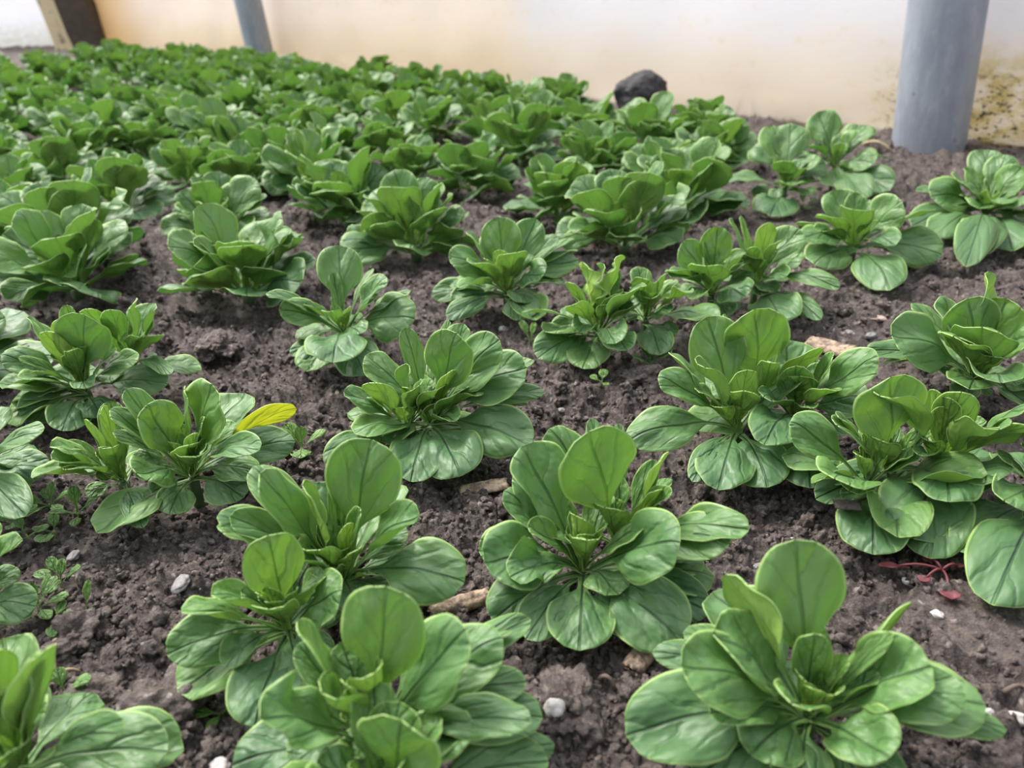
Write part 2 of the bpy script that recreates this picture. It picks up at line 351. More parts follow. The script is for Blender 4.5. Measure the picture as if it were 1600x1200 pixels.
hero('crumpled tightly folded rosette in the middle with blistered inner leaves', (800, 380, .1875), [(720, 620), (1120, 500)], '''
0 600 160 6 250 -.2 .7 r|0 910 95 6.4 250 -.3 .3 r|0 760 170 6 210 .4 .3 r|0 870 208 5.2 140 .8 .2|0 495 515 4.4 170 -.6 .4|0 460 320 5 140 -.3 .4
0 85 570 3.4 120 -.2 .4|0 220 960 1.2 280 .5 .1|0 650 930 1 200 .4 .1|0 860 835 2.4 220 .2 .9|0 960 890 2 230 .5 .1|1 1160 460 4 140 0 1.1 r
1 1090 290 5 190 .4 .3 r|1 1280 250 4.6 150 0 .3|1 1505 410 3.8 140 -.2 .8 r|1 1305 580 2.4 180 .4 .1|1 1350 785 .9 160 .4 .1|1 1230 930 .9 240 .5 .1
0 1010 520 3.5 150 .2 .9|0 560 740 2.6 170 .3 .8 r|0 330 700 2 140 .3 .4''', hh=2.3)
hero('upright rosette beside the crumpled one with two broad round leaves at its back', (660, 320, .175), [(750, 660)], '''
0 680 110 6.4 360 .8 .1|0 1020 130 6 300 .8 .2|0 410 230 5.4 220 -.3 .2|0 235 450 4.5 280 .5 .15|0 325 740 3.4 170 -.2 .7|0 695 400 4.7 160 -.3 .3
0 1085 620 3.4 270 .5 .4|0 270 890 1.3 220 .6 .1|0 85 810 1 200 .4 .1|0 230 1020 .6 190 .4 .1|0 940 1010 .9 330 .4 .1|0 1390 500 3 260 .3 .1
0 1200 270 5 190 .2 .3|0 1360 300 4.4 130 -.1 .3|0 560 480 4.5 110 .2 .4|0 695 500 4 110 -.3 .2|0 1280 690 2 160 0 .3|0 1380 400 3.4 180 -.2 .2''', hh=2.3)
hero('twin rosette with a pale rimmed cupped leaf and a broad leaf leaning right', (1020, 310, .1875), [(500, 680), (870, 600)], '''
0 245 370 5 230 .6 .1|0 540 235 6 260 .6 .15|1 640 180 6.5 170 .4 .2|1 735 145 6 130 -.2 .2|0 450 345 5 110 .1 1.1|0 775 445 4.5 160 .1 1.0
0 770 820 2.4 300 .6 .15|0 160 660 3.5 170 0 .9|1 1225 255 5 300 .7 .1|1 960 200 6 170 -.1 .2|1 1060 350 5 110 .2 .9|1 840 400 5 110 -.4 .2
1 1110 650 3 160 .4 .8|1 1550 750 2.4 160 .3 .2|1 1090 1040 .9 340 .6 .05|1 1400 1010 .5 160 .3 .1|0 330 840 2.4 140 -.1 .5|0 620 980 .5 240 .5 .1
0 850 650 2.6 120 .2 .8|0 130 600 4 180 -.3 .2''', hh=2.3)
hero('rosette at the right edge with a dark leaf folded over its middle', (1040, 400, .35), [(1410, 480)], '''
0 1010 355 4.4 230 .6 .2|0 1350 190 6 210 .8 .2|0 1445 68 7 180 -.4 .3|0 1520 190 6 210 .5 .3|0 1225 180 5.5 160 .1 .2|0 1098 210 4.6 90 .1 .3
0 895 425 2.8 130 .2 .2|0 965 480 2.2 130 -.2 .3|0 1240 525 2 100 .2 .2|0 1500 565 3.3 180 .3 .9|0 1620 300 5 200 .3 .2|0 1300 600 .6 170 .4 .1
0 1650 560 2 200 .4 .1|0 1450 620 .8 180 .4 .1''', hh=2.3)
hero('large rosette cut off by the bottom left corner with tall pointed leaves', (0, 780, .35), [(40, 1130)], '''
0 195 670 6.6 190 -.2 .3|0 140 740 6 150 .6 .3|0 150 690 6.3 120 -.1 .4|0 -30 700 6 200 .3 .2|0 550 1035 4 150 .2 .8|0 745 1130 1.8 270 .45 .1
0 20 850 5 140 -.2 .3|0 80 1105 3.4 110 .1 .5|0 215 1150 3.4 110 -.2 .5|0 400 1300 1 250 .4 .1|0 -150 900 4 200 .3 .2|0 -200 1200 2 250 .3 .1''')
hero('rosette cut off by the left edge with only a few flat leaf ends in view', (0, 600, .35), [(-170, 330)], '''
0 188 215 3.6 140 .3 .2|0 215 380 1 150 .35 .1|0 112 590 2.6 150 .3 .2|0 -200 150 5 200 .4 .2|0 0 100 2.5 150 0 .2|0 -350 500 3 200 .4 .1''')
hero('rosette cut off by the left edge, one round blistered leaf touching chickweed', (0, 780, .35), [(-190, 380)], '''
0 157 480 1 220 .55 .05|0 90 320 1.6 110 .2 .2|0 -300 200 4 200 .3 .2|0 -250 600 2 200 .3 .2''', fill=2)
hero('open rosette left of the bushy one that stands in front of the thick pipe', (1040, 0, .35), [(850, 1050)], '''
0 845 858 5.5 95 .8 .2|0 1055 900 5.4 180 .6 .1|0 745 850 5.4 160 .3 .3|0 1205 940 4 120 -.3 .3|0 1232 1140 1.5 170 .5 .05|0 1000 1295 .8 170 .6 .05
0 665 1180 1.5 160 .5 .05|0 1025 1095 3 100 .3 .8|0 620 1060 3 130 .3 .2|0 580 1000 2.6 80 -.2 .2|0 920 985 4 80 .3 .4|0 700 960 4.6 120 -.2 .3''', fill=2, hh=2.3)
hero('tall double rosette nearest the right-hand pipe with a round leaf lying on the soil', (1040, 0, .35), [(540, 790), (760, 700)], '''
0 425 625 5 170 .6 .1|0 560 550 6 160 .5 .2|0 470 965 .6 180 .6 .05|0 715 730 3.2 130 .6 .2|0 268 800 2.5 90 .1 .2|0 380 860 1.2 130 .3 .1
1 680 498 7 140 .8 .15|1 865 580 6 100 .1 .8|1 612 650 5.2 90 .1 .5|1 900 560 6 130 .2 .2|1 930 730 3 170 .6 .1|1 1000 850 1 130 .5 .1
1 885 890 .8 120 .5 .1|1 1015 710 2.6 60 0 .2|1 740 830 1.2 100 .4 .1|0 540 770 3.6 80 .2 .8|1 760 600 5 80 0 .6|0 480 560 5.2 150 -.2 .2''', hh=3.0)
hero('bushy rosette at the right edge just below the thick pipe with curled inner leaves', (1040, 0, .35), [(1440, 900)], '''
0 1420 668 6 120 .2 .3|0 1185 880 4 170 .5 .2|0 1345 745 5 130 -.2 .3|0 1115 850 4 90 .1 .3|0 1520 690 6 120 .2 .3|0 1590 740 5.5 170 .3 .2
0 1390 1145 1 150 .65 .05|0 1340 1190 .5 130 .5 .05|0 1500 910 4 110 -.2 .8|0 1590 1045 3 120 .2 .4|0 1400 930 3.6 120 .3 .6|0 1300 800 4.8 150 .3 .2
0 1100 1010 .8 150 .3 .1|0 1650 900 4 180 .3 .2|0 1550 1120 1 180 .4 .1|0 1200 1060 .8 150 .3 .1''', hh=2.3)
hero('rosette cut off by the right edge with a big round leaf low over the soil', (1200, 560, .25), [(1760, 760)], '''
0 1480 890 2.8 270 .6 .2|0 1440 600 3.6 130 .3 .3|0 1400 1540 2.5 400 .6 .05|0 1430 930 1.2 130 .5 .1|0 1180 1200 .5 260 .4 .05|0 1520 1070 .6 110 .4 .1|0 1850 500 5 250 .4 .2|0 1700 450 5 200 .3 .2''', fill=2)
# ------------------------------------------------------------------ soil
_rs = np.random.RandomState(7); _perm = _rs.permutation(4096); _g = _rs.uniform(0, 2*PI, 4096)
def hsh(ix, iy, k=0): return _perm[(_perm[(ix+k*131) & 4095]+iy) & 4095]
def perlin(x, y, k=0):
    ix = np.floor(x).astype(int); iy = np.floor(y).astype(int); fx = x-ix; fy = y-iy
    def g(a, b):
        an = _g[hsh(ix+a, iy+b, k)]; return np.cos(an)*(fx-a)+np.sin(an)*(fy-b)
    u = fx*fx*fx*(fx*(fx*6-15)+10); v = fy*fy*fy*(fy*(fy*6-15)+10)
    return (g(0, 0)*(1-u)+g(1, 0)*u)*(1-v)+(g(0, 1)*(1-u)+g(1, 1)*u)*v
def clods(x, y, cell, dens, k):
    """rounded lumps of irregular size"""
    ix = np.floor(x/cell).astype(int); iy = np.floor(y/cell).astype(int); out = np.zeros_like(x)
    for a in (-1, 0, 1):
        for b in (-1, 0, 1):
            h = hsh(ix+a, iy+b, k); h2 = hsh(ix+a, iy+b, k+5); h3 = hsh(ix+a, iy+b, k+9)
            px = (ix+a+h/4096.)*cell; py = (iy+b+h2/4096.)*cell
            r = cell*(0.30+0.42*(h3/4096.)); on = ((h3*7919) % 4096)/4096. < dens
            d = np.hypot((x-px)*(1+.4*(h2/4096.-.5)), y-py)/r
            z = np.where((d < 1) & on, r*np.sqrt(np.clip(1-d*d, 0, 1)), 0)
            out = np.maximum(out, z)
    return out
LOWLEAVES = []     # ground tracks of the leaves that lie on the soil
CROWNS = []     # x, y of every rosette, filled below
SOIL0 = -0.0080
def soil_height(x, y, fine=True):
    x = np.asarray(x, float); y = np.asarray(y, float)
    r = np.hypot(x, y)
    wx = x+0.0030*perlin(x*170, y*170, 1)+0.0012*perlin(x*520, y*520, 21); wy = y+0.0030*perlin(x*170, y*170, 2)+0.0012*perlin(x*520, y*520, 22)
    damp = np.ones_like(x)
    near = [c for c in CROWNS if c[1] < 1.3]
    for c in near:
        d2 = (x-c[0])**2+(y-c[1])**2
        damp = np.minimum(damp, 0.22+0.78*np.clip((np.sqrt(d2)-0.034)/0.032, 0, 1))
    h = SOIL0+0.006*perlin(x*8, y*8, 3)+0.004*perlin(x*22, y*22, 4)
    h = h+damp*(0.42*clods(wx, wy, 0.034, 0.42, 11)+0.50*clods(wx, wy, 0.017, 0.60, 12))
    h = h+0.75*(0.4+0.6*damp)*clods(wx, wy, 0.0085, 0.75, 13)*np.clip(2.2-r, 0.2, 1)
    h = h+0.85*clods(wx, wy, 0.0042, 0.8, 14)*np.clip(1.4-r, 0, 1)
    bl = 0.0050*np.abs(perlin(wx*55, wy*55, 7))+0.0034*np.abs(perlin(wx*120, wy*120, 8))+0.0020*np.abs(perlin(wx*270, wy*270, 9))*np.clip(1.8-r, 0, 1)
    h = h+bl*(0.35+0.65*damp)-0.0012
    for ax_, ay_, bx_, by_, w_ in LOWLEAVES:       # leaves press the soil under them flat
        m = np.where((np.abs(x-(ax_+bx_)/2) < .07) & (np.abs(y-(ay_+by_)/2) < .07))[0]
        if not len(m): continue
        ex, ey = bx_-ax_, by_-ay_; q = np.clip(((x[m]-ax_)*ex+(y[m]-ay_)*ey)/(ex*ex+ey*ey+1e-9), 0, 1)
        dd = np.hypot(x[m]-ax_-q*ex, y[m]-ay_-q*ey); k = np.clip((w_+0.009-dd)/0.009, 0, 1); k = k*k*(3-2*k)
        h[m] = h[m]-k*np.maximum(0, h[m]-0.001)
    h = h+0.0009*perlin(x*420, y*420, 5)*np.clip(1.2-r, 0, 1)+0.0006*perlin(x*900, y*900, 6)*np.clip(.9-r, 0, 1)
    return h

def build_soil():
    nr, na = 760, 1150
    r = 0.085*np.exp(np.linspace(0, math.log(7.5/0.085), nr))
    # more angles inside the picture than beside it
    q = np.linspace(-1, 1, na); an = np.radians(46)*q+np.radians(42)*q**5
    R, A = np.meshgrid(r, an, indexing='ij')
    X = R*np.sin(A); Y = R*np.cos(A)
    X[-1] *= 1.3; Y[-1] *= 1.3
    Z = soil_height(X.ravel(), Y.ravel()).reshape(X.shape)
    V = np.stack([X, Y, Z], -1).reshape(-1, 3)
    idx = np.arange(nr*na).reshape(nr, na)
    f = np.stack([idx[:-1, :-1], idx[1:, :-1], idx[1:, 1:], idx[:-1, 1:]], -1).reshape(-1, 4)[:, ::-1]
    me = bpy.data.meshes.new('ground'); n = len(V); m = len(f)
    me.vertices.add(n); me.vertices.foreach_set('co', V.astype(np.float32).ravel())
    me.loops.add(m*4); me.loops.foreach_set('vertex_index', f.astype(np.int32).ravel())
    me.polygons.add(m); me.polygons.foreach_set('loop_start', np.arange(0, m*4, 4, dtype=np.int32))
    me.polygons.foreach_set('use_smooth', np.ones(m, dtype=bool))
    me.update(calc_edges=True); me.materials.append(M_SOIL)
    o = bpy.data.objects.new('ground', me); C.objects.link(o)
    tag(o, 'dark crumbly greenhouse soil with clods and grit', None, None, 'structure')

def ico(sub, seed, amp=0.28, freq=1.6):
    bm = bmesh.new(); bmesh.ops.create_icosphere(bm, subdivisions=sub, radius=1)
    V = np.array([v.co[:] for v in bm.verts]); Fc = [[v.index for v in f.verts] for f in bm.faces]; bm.free()
    off = Vector((seed*3.7, seed*1.3, seed*2.1))
    for i in range(len(V)):
        p = Vector(V[i])
        k = 1+amp*mnoise.noise(p*freq+off)*1.6+amp*0.5*mnoise.noise(p*freq*2.7+off)
        if sub > 2: k += amp*(0.55*abs(mnoise.noise(p*freq*3.3+off))+0.40*abs(mnoise.noise(p*freq*7+off))+0.16*mnoise.noise(p*freq*14+off)-.2)
        V[i] *= k
    return V, np.array(Fc)

def rot_matrices(n, rs):
    q = rs.normal(size=(n, 4)); q /= np.linalg.norm(q, axis=1)[:, None]; w, x, y, z = q.T
    return np.stack([1-2*(y*y+z*z), 2*(x*y-z*w), 2*(x*z+y*w), 2*(x*y+z*w), 1-2*(x*x+z*z), 2*(y*z-x*w), 2*(x*z-y*w), 2*(y*z+x*w), 1-2*(x*x+y*y)], -1).reshape(n, 3, 3)

def build_crumbs():
    rs = np.random.RandomState(3); allV = []; allF = []; off = 0
    for sub, N, s0, s1, nv in ((2, 30000, 0.0006, 0.0022, 16), (3, 3200, 0.0020, 0.0048, 12)):
        bases = [ico(sub, 20+k+sub*50, 0.42, 1.5) for k in range(nv)]
        r = 0.12*np.exp(rs.uniform(0, math.log(1.5/0.12), N*2)); a = np.radians(rs.uniform(-44, 44, N*2))
        # clumpy
        x = r*np.sin(a); y = r*np.cos(a)
        keep = (perlin(x*16, y*16, 31)+rs.uniform(-.5, .5, N*2)) > -0.12
        x = x[keep]; y = y[keep]; ins = ((np.stack([x, y], -1)-W_A) @ wn) < -0.03; x = x[ins][:N]; y = y[ins][:N]; n = len(x)
        z = soil_height(x, y)
        sz = s0*np.exp(rs.uniform(0, 1, n)**1.6*math.log(s1/s0))*(0.8+0.5*np.hypot(x, y))
        Rm = rot_matrices(n, rs); kk = rs.randint(0, nv, n)
        for k in range(nv):
            sel = np.where(kk == k)[0]; B, Fb = bases[k]
            st = np.array([1.0, 0.8, 0.65])*B
            W = np.einsum('nij,vj->nvi', Rm[sel], st)*sz[sel][:, None, None]
            W[:, :, 0] += x[sel][:, None]; W[:, :, 1] += y[sel][:, None]; W[:, :, 2] += (z[sel]+sz[sel]*0.25)[:, None]
            m = len(sel); allV.append(W.reshape(-1, 3))
            allF.append((Fb[None]+(np.arange(m)*len(B))[:, None, None]+off).reshape(-1, 3)); off += m*len(B)
    V = np.concatenate(allV); Fc = np.concatenate(allF)
    me = bpy.data.meshes.new('soil_crumbs'); n = len(V); m = len(Fc)
    me.vertices.add(n); me.vertices.foreach_set('co', V.astype(np.float32).ravel())
    me.loops.add(m*3); me.loops.foreach_set('vertex_index', Fc.astype(np.int32).ravel())
    me.polygons.add(m); me.polygons.foreach_set('loop_start', np.arange(0, m*3, 3, dtype=np.int32))
    me.update(calc_edges=True); me.materials.append(M_CRUMB)
    o = bpy.data.objects.new('soil_crumbs', me); C.objects.link(o)
    tag(o, 'loose crumbs and grit scattered over the soil', 'soil', None, 'stuff')

# ------------------------------------------------------------------ hero rosettes
BUSH = {0: 2, 1: 4, 2: 4, 3: 4, 4: 2, 5: 5, 6: 6, 7: 6, 8: 5, 9: 9, 10: 3, 11: 10, 12: 8, 13: 9, 14: 8, 15: 4, 18: 6, 19: 18, 20: 12}
def build_hero(spec, seed):
    label, (ox, oy, sc), hearts, txt, hh, fill = spec
    rng = random.Random(seed)
    hp = [at(ox+hx*sc, oy+hy*sc, hh/100) for hx, hy in hearts]
    org = np.array([np.mean([h[0] for h in hp]), np.mean([h[1] for h in hp]), 0.0])
    root = empty('lambs_lettuce', org, label, 'plant', 'lamb\'s lettuce rosettes planted in rows')
    for h in hp:
        CROWNS.append((h[0], h[1]))
        V, f = stem_mesh(-0.014, h[2]-0.0125, 0.0028, 0.0026, (h[0]-org[0], h[1]-org[1]))
        mesh_obj('stem', V, f, M_STEM, root)
    items = [q.split() for q in txt.replace('\n', '|').split('|') if q.strip()]
    dc = depth(org)
    for it in items:
        hi, tx, ty, h, w, face, cup = int(it[0]), *[float(v) for v in it[1:7]]
        flags = it[7:]
        base = hp[hi].copy()
        h = max(h, 0.9)
        tip = at(ox+tx*sc, oy+ty*sc, h/100)
        dz = tip-base; dz[2] = 0; d = np.linalg.norm(dz)
        # keep leaves of a believable length: pull far tips back along their line of sight
        full = np.linalg.norm(tip-base)
        if full > 0.066:
            cands = [at(ox+tx*sc, oy+ty*sc, q) for q in np.linspace(0.007, 0.085, 40)]
            ok = [c for c in cands if np.linalg.norm(c-base) <= 0.066]
            tip = min(ok, key=lambda c: abs(c[2]-h/100)) if ok else min(cands, key=lambda c: np.linalg.norm(c-base))
            h = tip[2]*100; dz = tip-base; dz[2] = 0; d = np.linalg.norm(dz)
        out = unit(dz) if d > 1e-4 else np.array([0, 1.0, 0])
        P0 = base-UP*0.009+out*0.002; P0[2] = max(min(P0[2], 0.004+0.005*h), -0.001)
        L = np.linalg.norm(tip-P0); el = (tip[2]-P0[2])/L
        arch = 0.10+0.16*(1-max(0, el)) if el > 0.15 else 0.22
        arch *= rng.uniform(0.8, 1.2)
        if el < 0.15: arch = min(arch, 0.22)
        mid = (P0+tip)/2; V = unit(CAM-mid); dn = default_n(tip, base)
        dn = unit(dn)
        def nf(s, dn=dn, V=V, face=face):
            a = abs(face)*min(1, 0.35+s)
            return dn*(1-a*0.9)+(V if face > 0 else -V)*a*1.1
        T = unit(tip-mid); n = nf(0.65); n = unit(n-(n@T)*T); nv = abs(n@V)
        W = 0.5*w*sc*depth(mid)/F/max(0.8, nv)
        if cup > 0.2:
            k = min(cup*1.25, 2.6); W *= min(1.7, k/max(0.3, math.sin(min(k, PI/2)))) if k > 0.3 else 1
        W = min(W, (0.36 if h > 1.6 else 0.315)*L); W = max(W, 0.0022)
        if tip[2] < 0.027: LOWLEAVES.append((base[0], base[1], tip[0]+out[0]*.003, tip[1]+out[1]*.003, W*1.05))
        inner = math.exp(-(d/0.022)**2)
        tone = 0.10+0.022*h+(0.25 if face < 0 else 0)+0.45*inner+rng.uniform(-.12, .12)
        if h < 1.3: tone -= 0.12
        mat = M_YELLOW if 'y' in flags else M_LEAF
        o = make_leaf(root, org, P0, tip, arch, W, nf, cup, tone, rng, 24 if dc < 0.6 else 16, 14 if dc < 0.6 else 10,
                      1.2 if 'r' in flags else 0.12, mat)
        if 'y' in flags: o['label'] = 'yellowed leaf'
    # leaves hidden low inside the rosette
    for k in range(fill):
        h = hp[k % len(hp)]; a = rng.uniform(0, 2*PI); R = rng.uniform(0.022, 0.032)
        P0 = h-UP*0.010; P0[2] = max(P0[2], 0.004); tip = np.array([h[0]+R*math.cos(a), h[1]+R*math.sin(a), rng.uniform(0.006, 0.018)])
        dn = unit(default_n(tip, h))
        make_leaf(root, org, P0, tip, 0.25, 0.3*R*rng.uniform(1, 1.3), lambda s, dn=dn: dn, 0.2, 0.15, rng, 12, 8)
    for k in range(BUSH.get(seed-100, 0)):      # more full-size leaves where the photo shows a dense bush
        hq = hp[k % len(hp)]; a = rng.uniform(0, 2*PI); L = rng.uniform(.036, .050); e = math.radians(rng.choice([rng.uniform(-12, 15), rng.uniform(15, 60)])); P0 = hq-UP*0.012
        tip = P0+L*np.array([math.cos(a)*math.cos(e), math.sin(a)*math.cos(e), math.sin(e)]); tip[2] = max(tip[2], .008); dn = unit(default_n(tip, hq))
        make_leaf(root, org, P0, tip, 0.14, L*rng.uniform(.28, .36), lambda s, dn=dn: dn, rng.choice([.15, .4, .8]), rng.uniform(.15, .5), rng, 14, 10)
    for h in hp:      # half-grown leaves around the heart
        for k in range(3):
            a = rng.uniform(0, 2*PI); L = rng.uniform(.026, .036); e = math.radians(rng.uniform(40, 66)); P0 = h-UP*0.009
            tip = P0+L*np.array([math.cos(a)*math.cos(e), math.sin(a)*math.cos(e), math.sin(e)])
            dn = unit(default_n(tip, h))
            make_leaf(root, org, P0, tip, 0.14, L*rng.uniform(.24, .30), lambda s, dn=dn: dn, rng.choice([.3, .6, 1.0]), 0.45, rng, 14, 10)
    for h in hp:      # the youngest leaves standing in the heart
        for k in range(5):
            a = rng.uniform(0, 2*PI); P0 = h-UP*0.010
            tip = h+np.array([0.008*math.cos(a), 0.008*math.sin(a), rng.uniform(0.006, 0.015)])
            dn = unit(default_n(tip, h))
            make_leaf(root, org, P0, tip, 0.05, 0.0045, lambda s, dn=dn: dn, 0.9, 0.85, rng, 10, 8)
    return root

# ------------------------------------------------------------------ rosettes grown by rule, for the rows behind
def rosette_leaves(seed, n=21):
    rng = random.Random(seed); out = []
    a = rng.uniform(0, 6.28)
    big = rng.uniform(0.92, 1.08)
    for i in range(n):
        q = i/(n-1.0); a += 2.39996+rng.uniform(-.35, .35)
        if q < 0.2: L = rng.uniform(.026, .036); el = rng.uniform(62, 84)
        elif q < 0.6: L = rng.uniform(.044, .060); el = rng.uniform(34, 76)
        elif q < 0.8: L = rng.uniform(.044, .056); el = rng.uniform(14, 44)
        else: L = rng.uniform(.044, .058); el = rng.uniform(4, 26)
        L *= big; e = math.radians(el)
        bx, by = 0.006*math.cos(a), 0.006*math.sin(a)
        P0 = np.array([bx, by, 0.003+(0.010 if q < .6 else 0.004)])
        tip = P0+L*np.array([math.cos(e)*math.cos(a), math.cos(e)*math.sin(a), math.sin(e)])
        tip[2] = max(tip[2], 0.005)
        W = L*rng.uniform(.27, .37) if q > .2 else L*rng.uniform(.2, .28)
        cup = rng.choice([.1, .2, .35, .5, .8]) if q < .8 else rng.choice([.05, .15])
        arch = rng.uniform(.08, .2) if el > 30 else rng.uniform(.10, .18)
        rl = math.radians(rng.uniform(-50, 50)); inw = np.array([-math.cos(a), -math.sin(a), 0]); sd = np.array([-math.sin(a), math.cos(a), 0])
        dn = unit(UP*.8+inw*.75+sd*math.tan(rl)*.9)
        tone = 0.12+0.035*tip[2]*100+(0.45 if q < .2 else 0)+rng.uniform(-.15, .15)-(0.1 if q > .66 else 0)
        out.append((P0, tip, arch, W, dn, cup, tone, 0.9 if rng.random() < .12 else .15))
    return out

def make_proto(seed):
    root = empty('lambs_lettuce', (0, 0, 0)); rng = random.Random(seed)
    V, f = stem_mesh(-0.008, 0.006, 0.004, 0.005); mesh_obj('stem', V, f, M_STEM, root)
    for P0, tip, arch, W, dn, cup, tone, ruf in rosette_leaves(seed, 34):
        make_leaf(root, np.zeros(3), P0, tip, arch, W, lambda s, dn=dn: dn, cup, tone, rng, 14, 8, ruf)
    return root

def make_far_mesh(seed):
    rng = random.Random(seed); VV = []; FF = []; UV = []; E = []; T = []; R = []; off = 0
    for P0, tip, arch, W, dn, cup, tone, ruf in rosette_leaves(seed, 34):
        V, f, uv, e = leaf_geo(P0, tip, arch, W, lambda s, dn=dn: dn, cup, 9, 6, rng, ruf, False)
        VV.append(V); FF.append(f+off); UV.append(uv); E.append(e); T += [min(1, max(0, tone))]*len(V); R += [rng.random()]*len(V); off += len(V)
    return np.concatenate(VV), np.concatenate(FF), np.concatenate(UV), np.concatenate(E), T, R

def copy_tree(o, parent=None):
    c = o.copy(); C.objects.link(c)
    if parent is not None: c.parent = parent
    for ch in o.children: copy_tree(ch, c)
    return c

for i, sp in enumerate(HERO): build_hero(sp, 100+i)

G_ROWS = 'lamb\'s lettuce rosettes planted in rows'
# photo pixel of the stem foot, size, label
MID = [
 (388, 462, 1.06, 'bushy rosette left of centre, bare soil below it and an open rosette on its right'),
 (120, 455, 1.12, 'broad rosette just behind the bushy one at the left edge'),
 (48, 385, 1.05, 'light green rosette at the left edge, in the third row up'),
 (345, 372, 1.0, 'small rosette touching the back of the bushy one left of centre'),
 (193, 336, 1.02, 'rosette with a large round leaf tilted forward, on the left, above the bare soil strip'),
 (95, 292, 1.05, 'dark rosette at the left, behind and left of the rosette over the bare strip'),
 (300, 290, 0.95, 'rosette with a tall narrow leaf, left, behind the small touching pair'),
 (385, 300, 1.0, 'rosette next right of the narrow-leaved one, at the left end of the middle rows'),
 (545, 350, 1.1, 'rosette with one tall round dark leaf behind the open rosette left of centre'),
 (650, 395, 1.1, 'wide rosette with pale pointed leaves between two round-leaved ones near centre'),
 (645, 285, 1.0, 'small rosette with a single round leaf up, behind the wide pale-leaved one'),
 (745, 300, 1.1, 'rosette with pointed upright leaves just above the centre of the bed'),
 (870, 335, 1.0, 'rosette with a rounded blistered leaf, behind the crumpled one and to its left'),
 (975, 385, 1.12, 'light green rosette directly behind the crumpled one'),
 (1068, 335, 1.18, 'tall rosette with two round grey-green leaves up, left of the double rosette by the pipe'),
 (930, 275, 1.0, 'dark rosette behind the rosette with two round grey-green leaves'),
 (525, 252, 1.0, 'low flat rosette standing alone beside a patch of bare soil in the far rows'),
 (232, 246, 1.0, 'rosette behind the left bare strip with a big dull leaf on its left'),
 (1100, 235, 1.0, 'rosette in the row nearest the film, right of the black stone'),
]
protos = [make_proto(500+k) for k in range(8)]
used = [False]*8
rngp = random.Random(11)
PLACED = [(c[0], c[1]) for c in CROWNS]
def place_proto(p, k, sc, label):
    if not used[k]: r = protos[k]; used[k] = True
    else: r = copy_tree(protos[k])
    r.location = (p[0], p[1], -0.005); r.rotation_euler.z = rngp.uniform(0, 6.28); r.scale = (sc, sc, sc*rngp.uniform(.92, 1.05))
    tag(r, label, 'plant', G_ROWS); return r
midpos = []
for i, (x, y, s, lab) in enumerate(MID):
    p = at(x, y); place_proto(p, i % 8, s*1.0, lab); CROWNS.append((p[0], p[1])); PLACED.append((p[0], p[1])); midpos.append(p)

# the rest of the rows, on the planting grid
u = unit([-.57, .82, 0])[:2]; nn = np.array([u[1], -u[0]])
W_A = at(1600, 228)[:2]; W_B = at(165, 74)[:2]         # foot of the film wall
wd = unit(np.append(W_B-W_A, 0))[:2]; wn = np.array([wd[1], -wd[0]])   # points outwards
if wn @ (np.array([5.0, 5.0])-W_A) < 0: wn = -wn
ROWNAME = {-41: 'outermost left row', -29: 'second row from the left', -17.5: 'third row from the left', -6: 'fourth row from the left', 5.5: 'row ending at the bottom left corner',
           17: 'row up from the bottom centre', 33: 'row of the crumpled rosette',
           49.5: 'fifth row from the film', 65: 'fourth row from the film', 80: 'third row from the film', 92: 'row along the film'}
far_variants = {}
def far_obj(k):
    V, f, uv, e, T, R = make_far_mesh(800+k)
    return mesh_obj('lambs_lettuce', V, f, M_LEAF, None, attrs={'edge': e, 'tone': T, 'rnd': R}, uv=uv)
SHORT = ['bushy rosette left of centre', 'broad rosette behind the left-edge bush', 'light green left-edge rosette', 'small rosette behind the bushy one', 'big-leaved rosette above the bare strip',
 'dark rosette left of the bare strip', 'rosette with a tall narrow leaf', 'rosette right of the narrow-leaved one', 'rosette with the tall round dark leaf', 'wide rosette with pale pointed leaves',
 'small rosette with one round leaf up', 'pointed-leaved rosette above centre', 'blistered rosette behind the crumpled one', 'light rosette directly behind the crumpled one', 'rosette with two grey-green leaves up',
 'dark rosette behind the two-leaved one', 'low flat rosette by the bare patch', 'rosette with a big dull left leaf', 'rosette right of the black stone']
taken = set()
def relative_label(p):
    x, y = to_px(p); c = []
    for i, q in enumerate(midpos):
        qx, qy = to_px(q); dx, dy = x-qx, (y-qy)*2.2
        w = 'right of' if dx > abs(dy) else 'left of' if -dx > abs(dy) else 'behind' if dy < 0 else 'in front of'
        if abs(dx) > 1.6*abs(dy) or abs(dy) > 1.6*abs(dx): pass
        else: w = ('behind and right of' if dx > 0 else 'behind and left of') if dy < 0 else ('in front and right of' if dx > 0 else 'in front and left of')
        c.append((math.hypot(dx, dy), w, i))
    for d_, w, i in sorted(c)[:5]:
        if (w, i) not in taken:
            taken.add((w, i)); return "lamb's lettuce %s the %s" % (w, SHORT[i])
    return None
count = 0
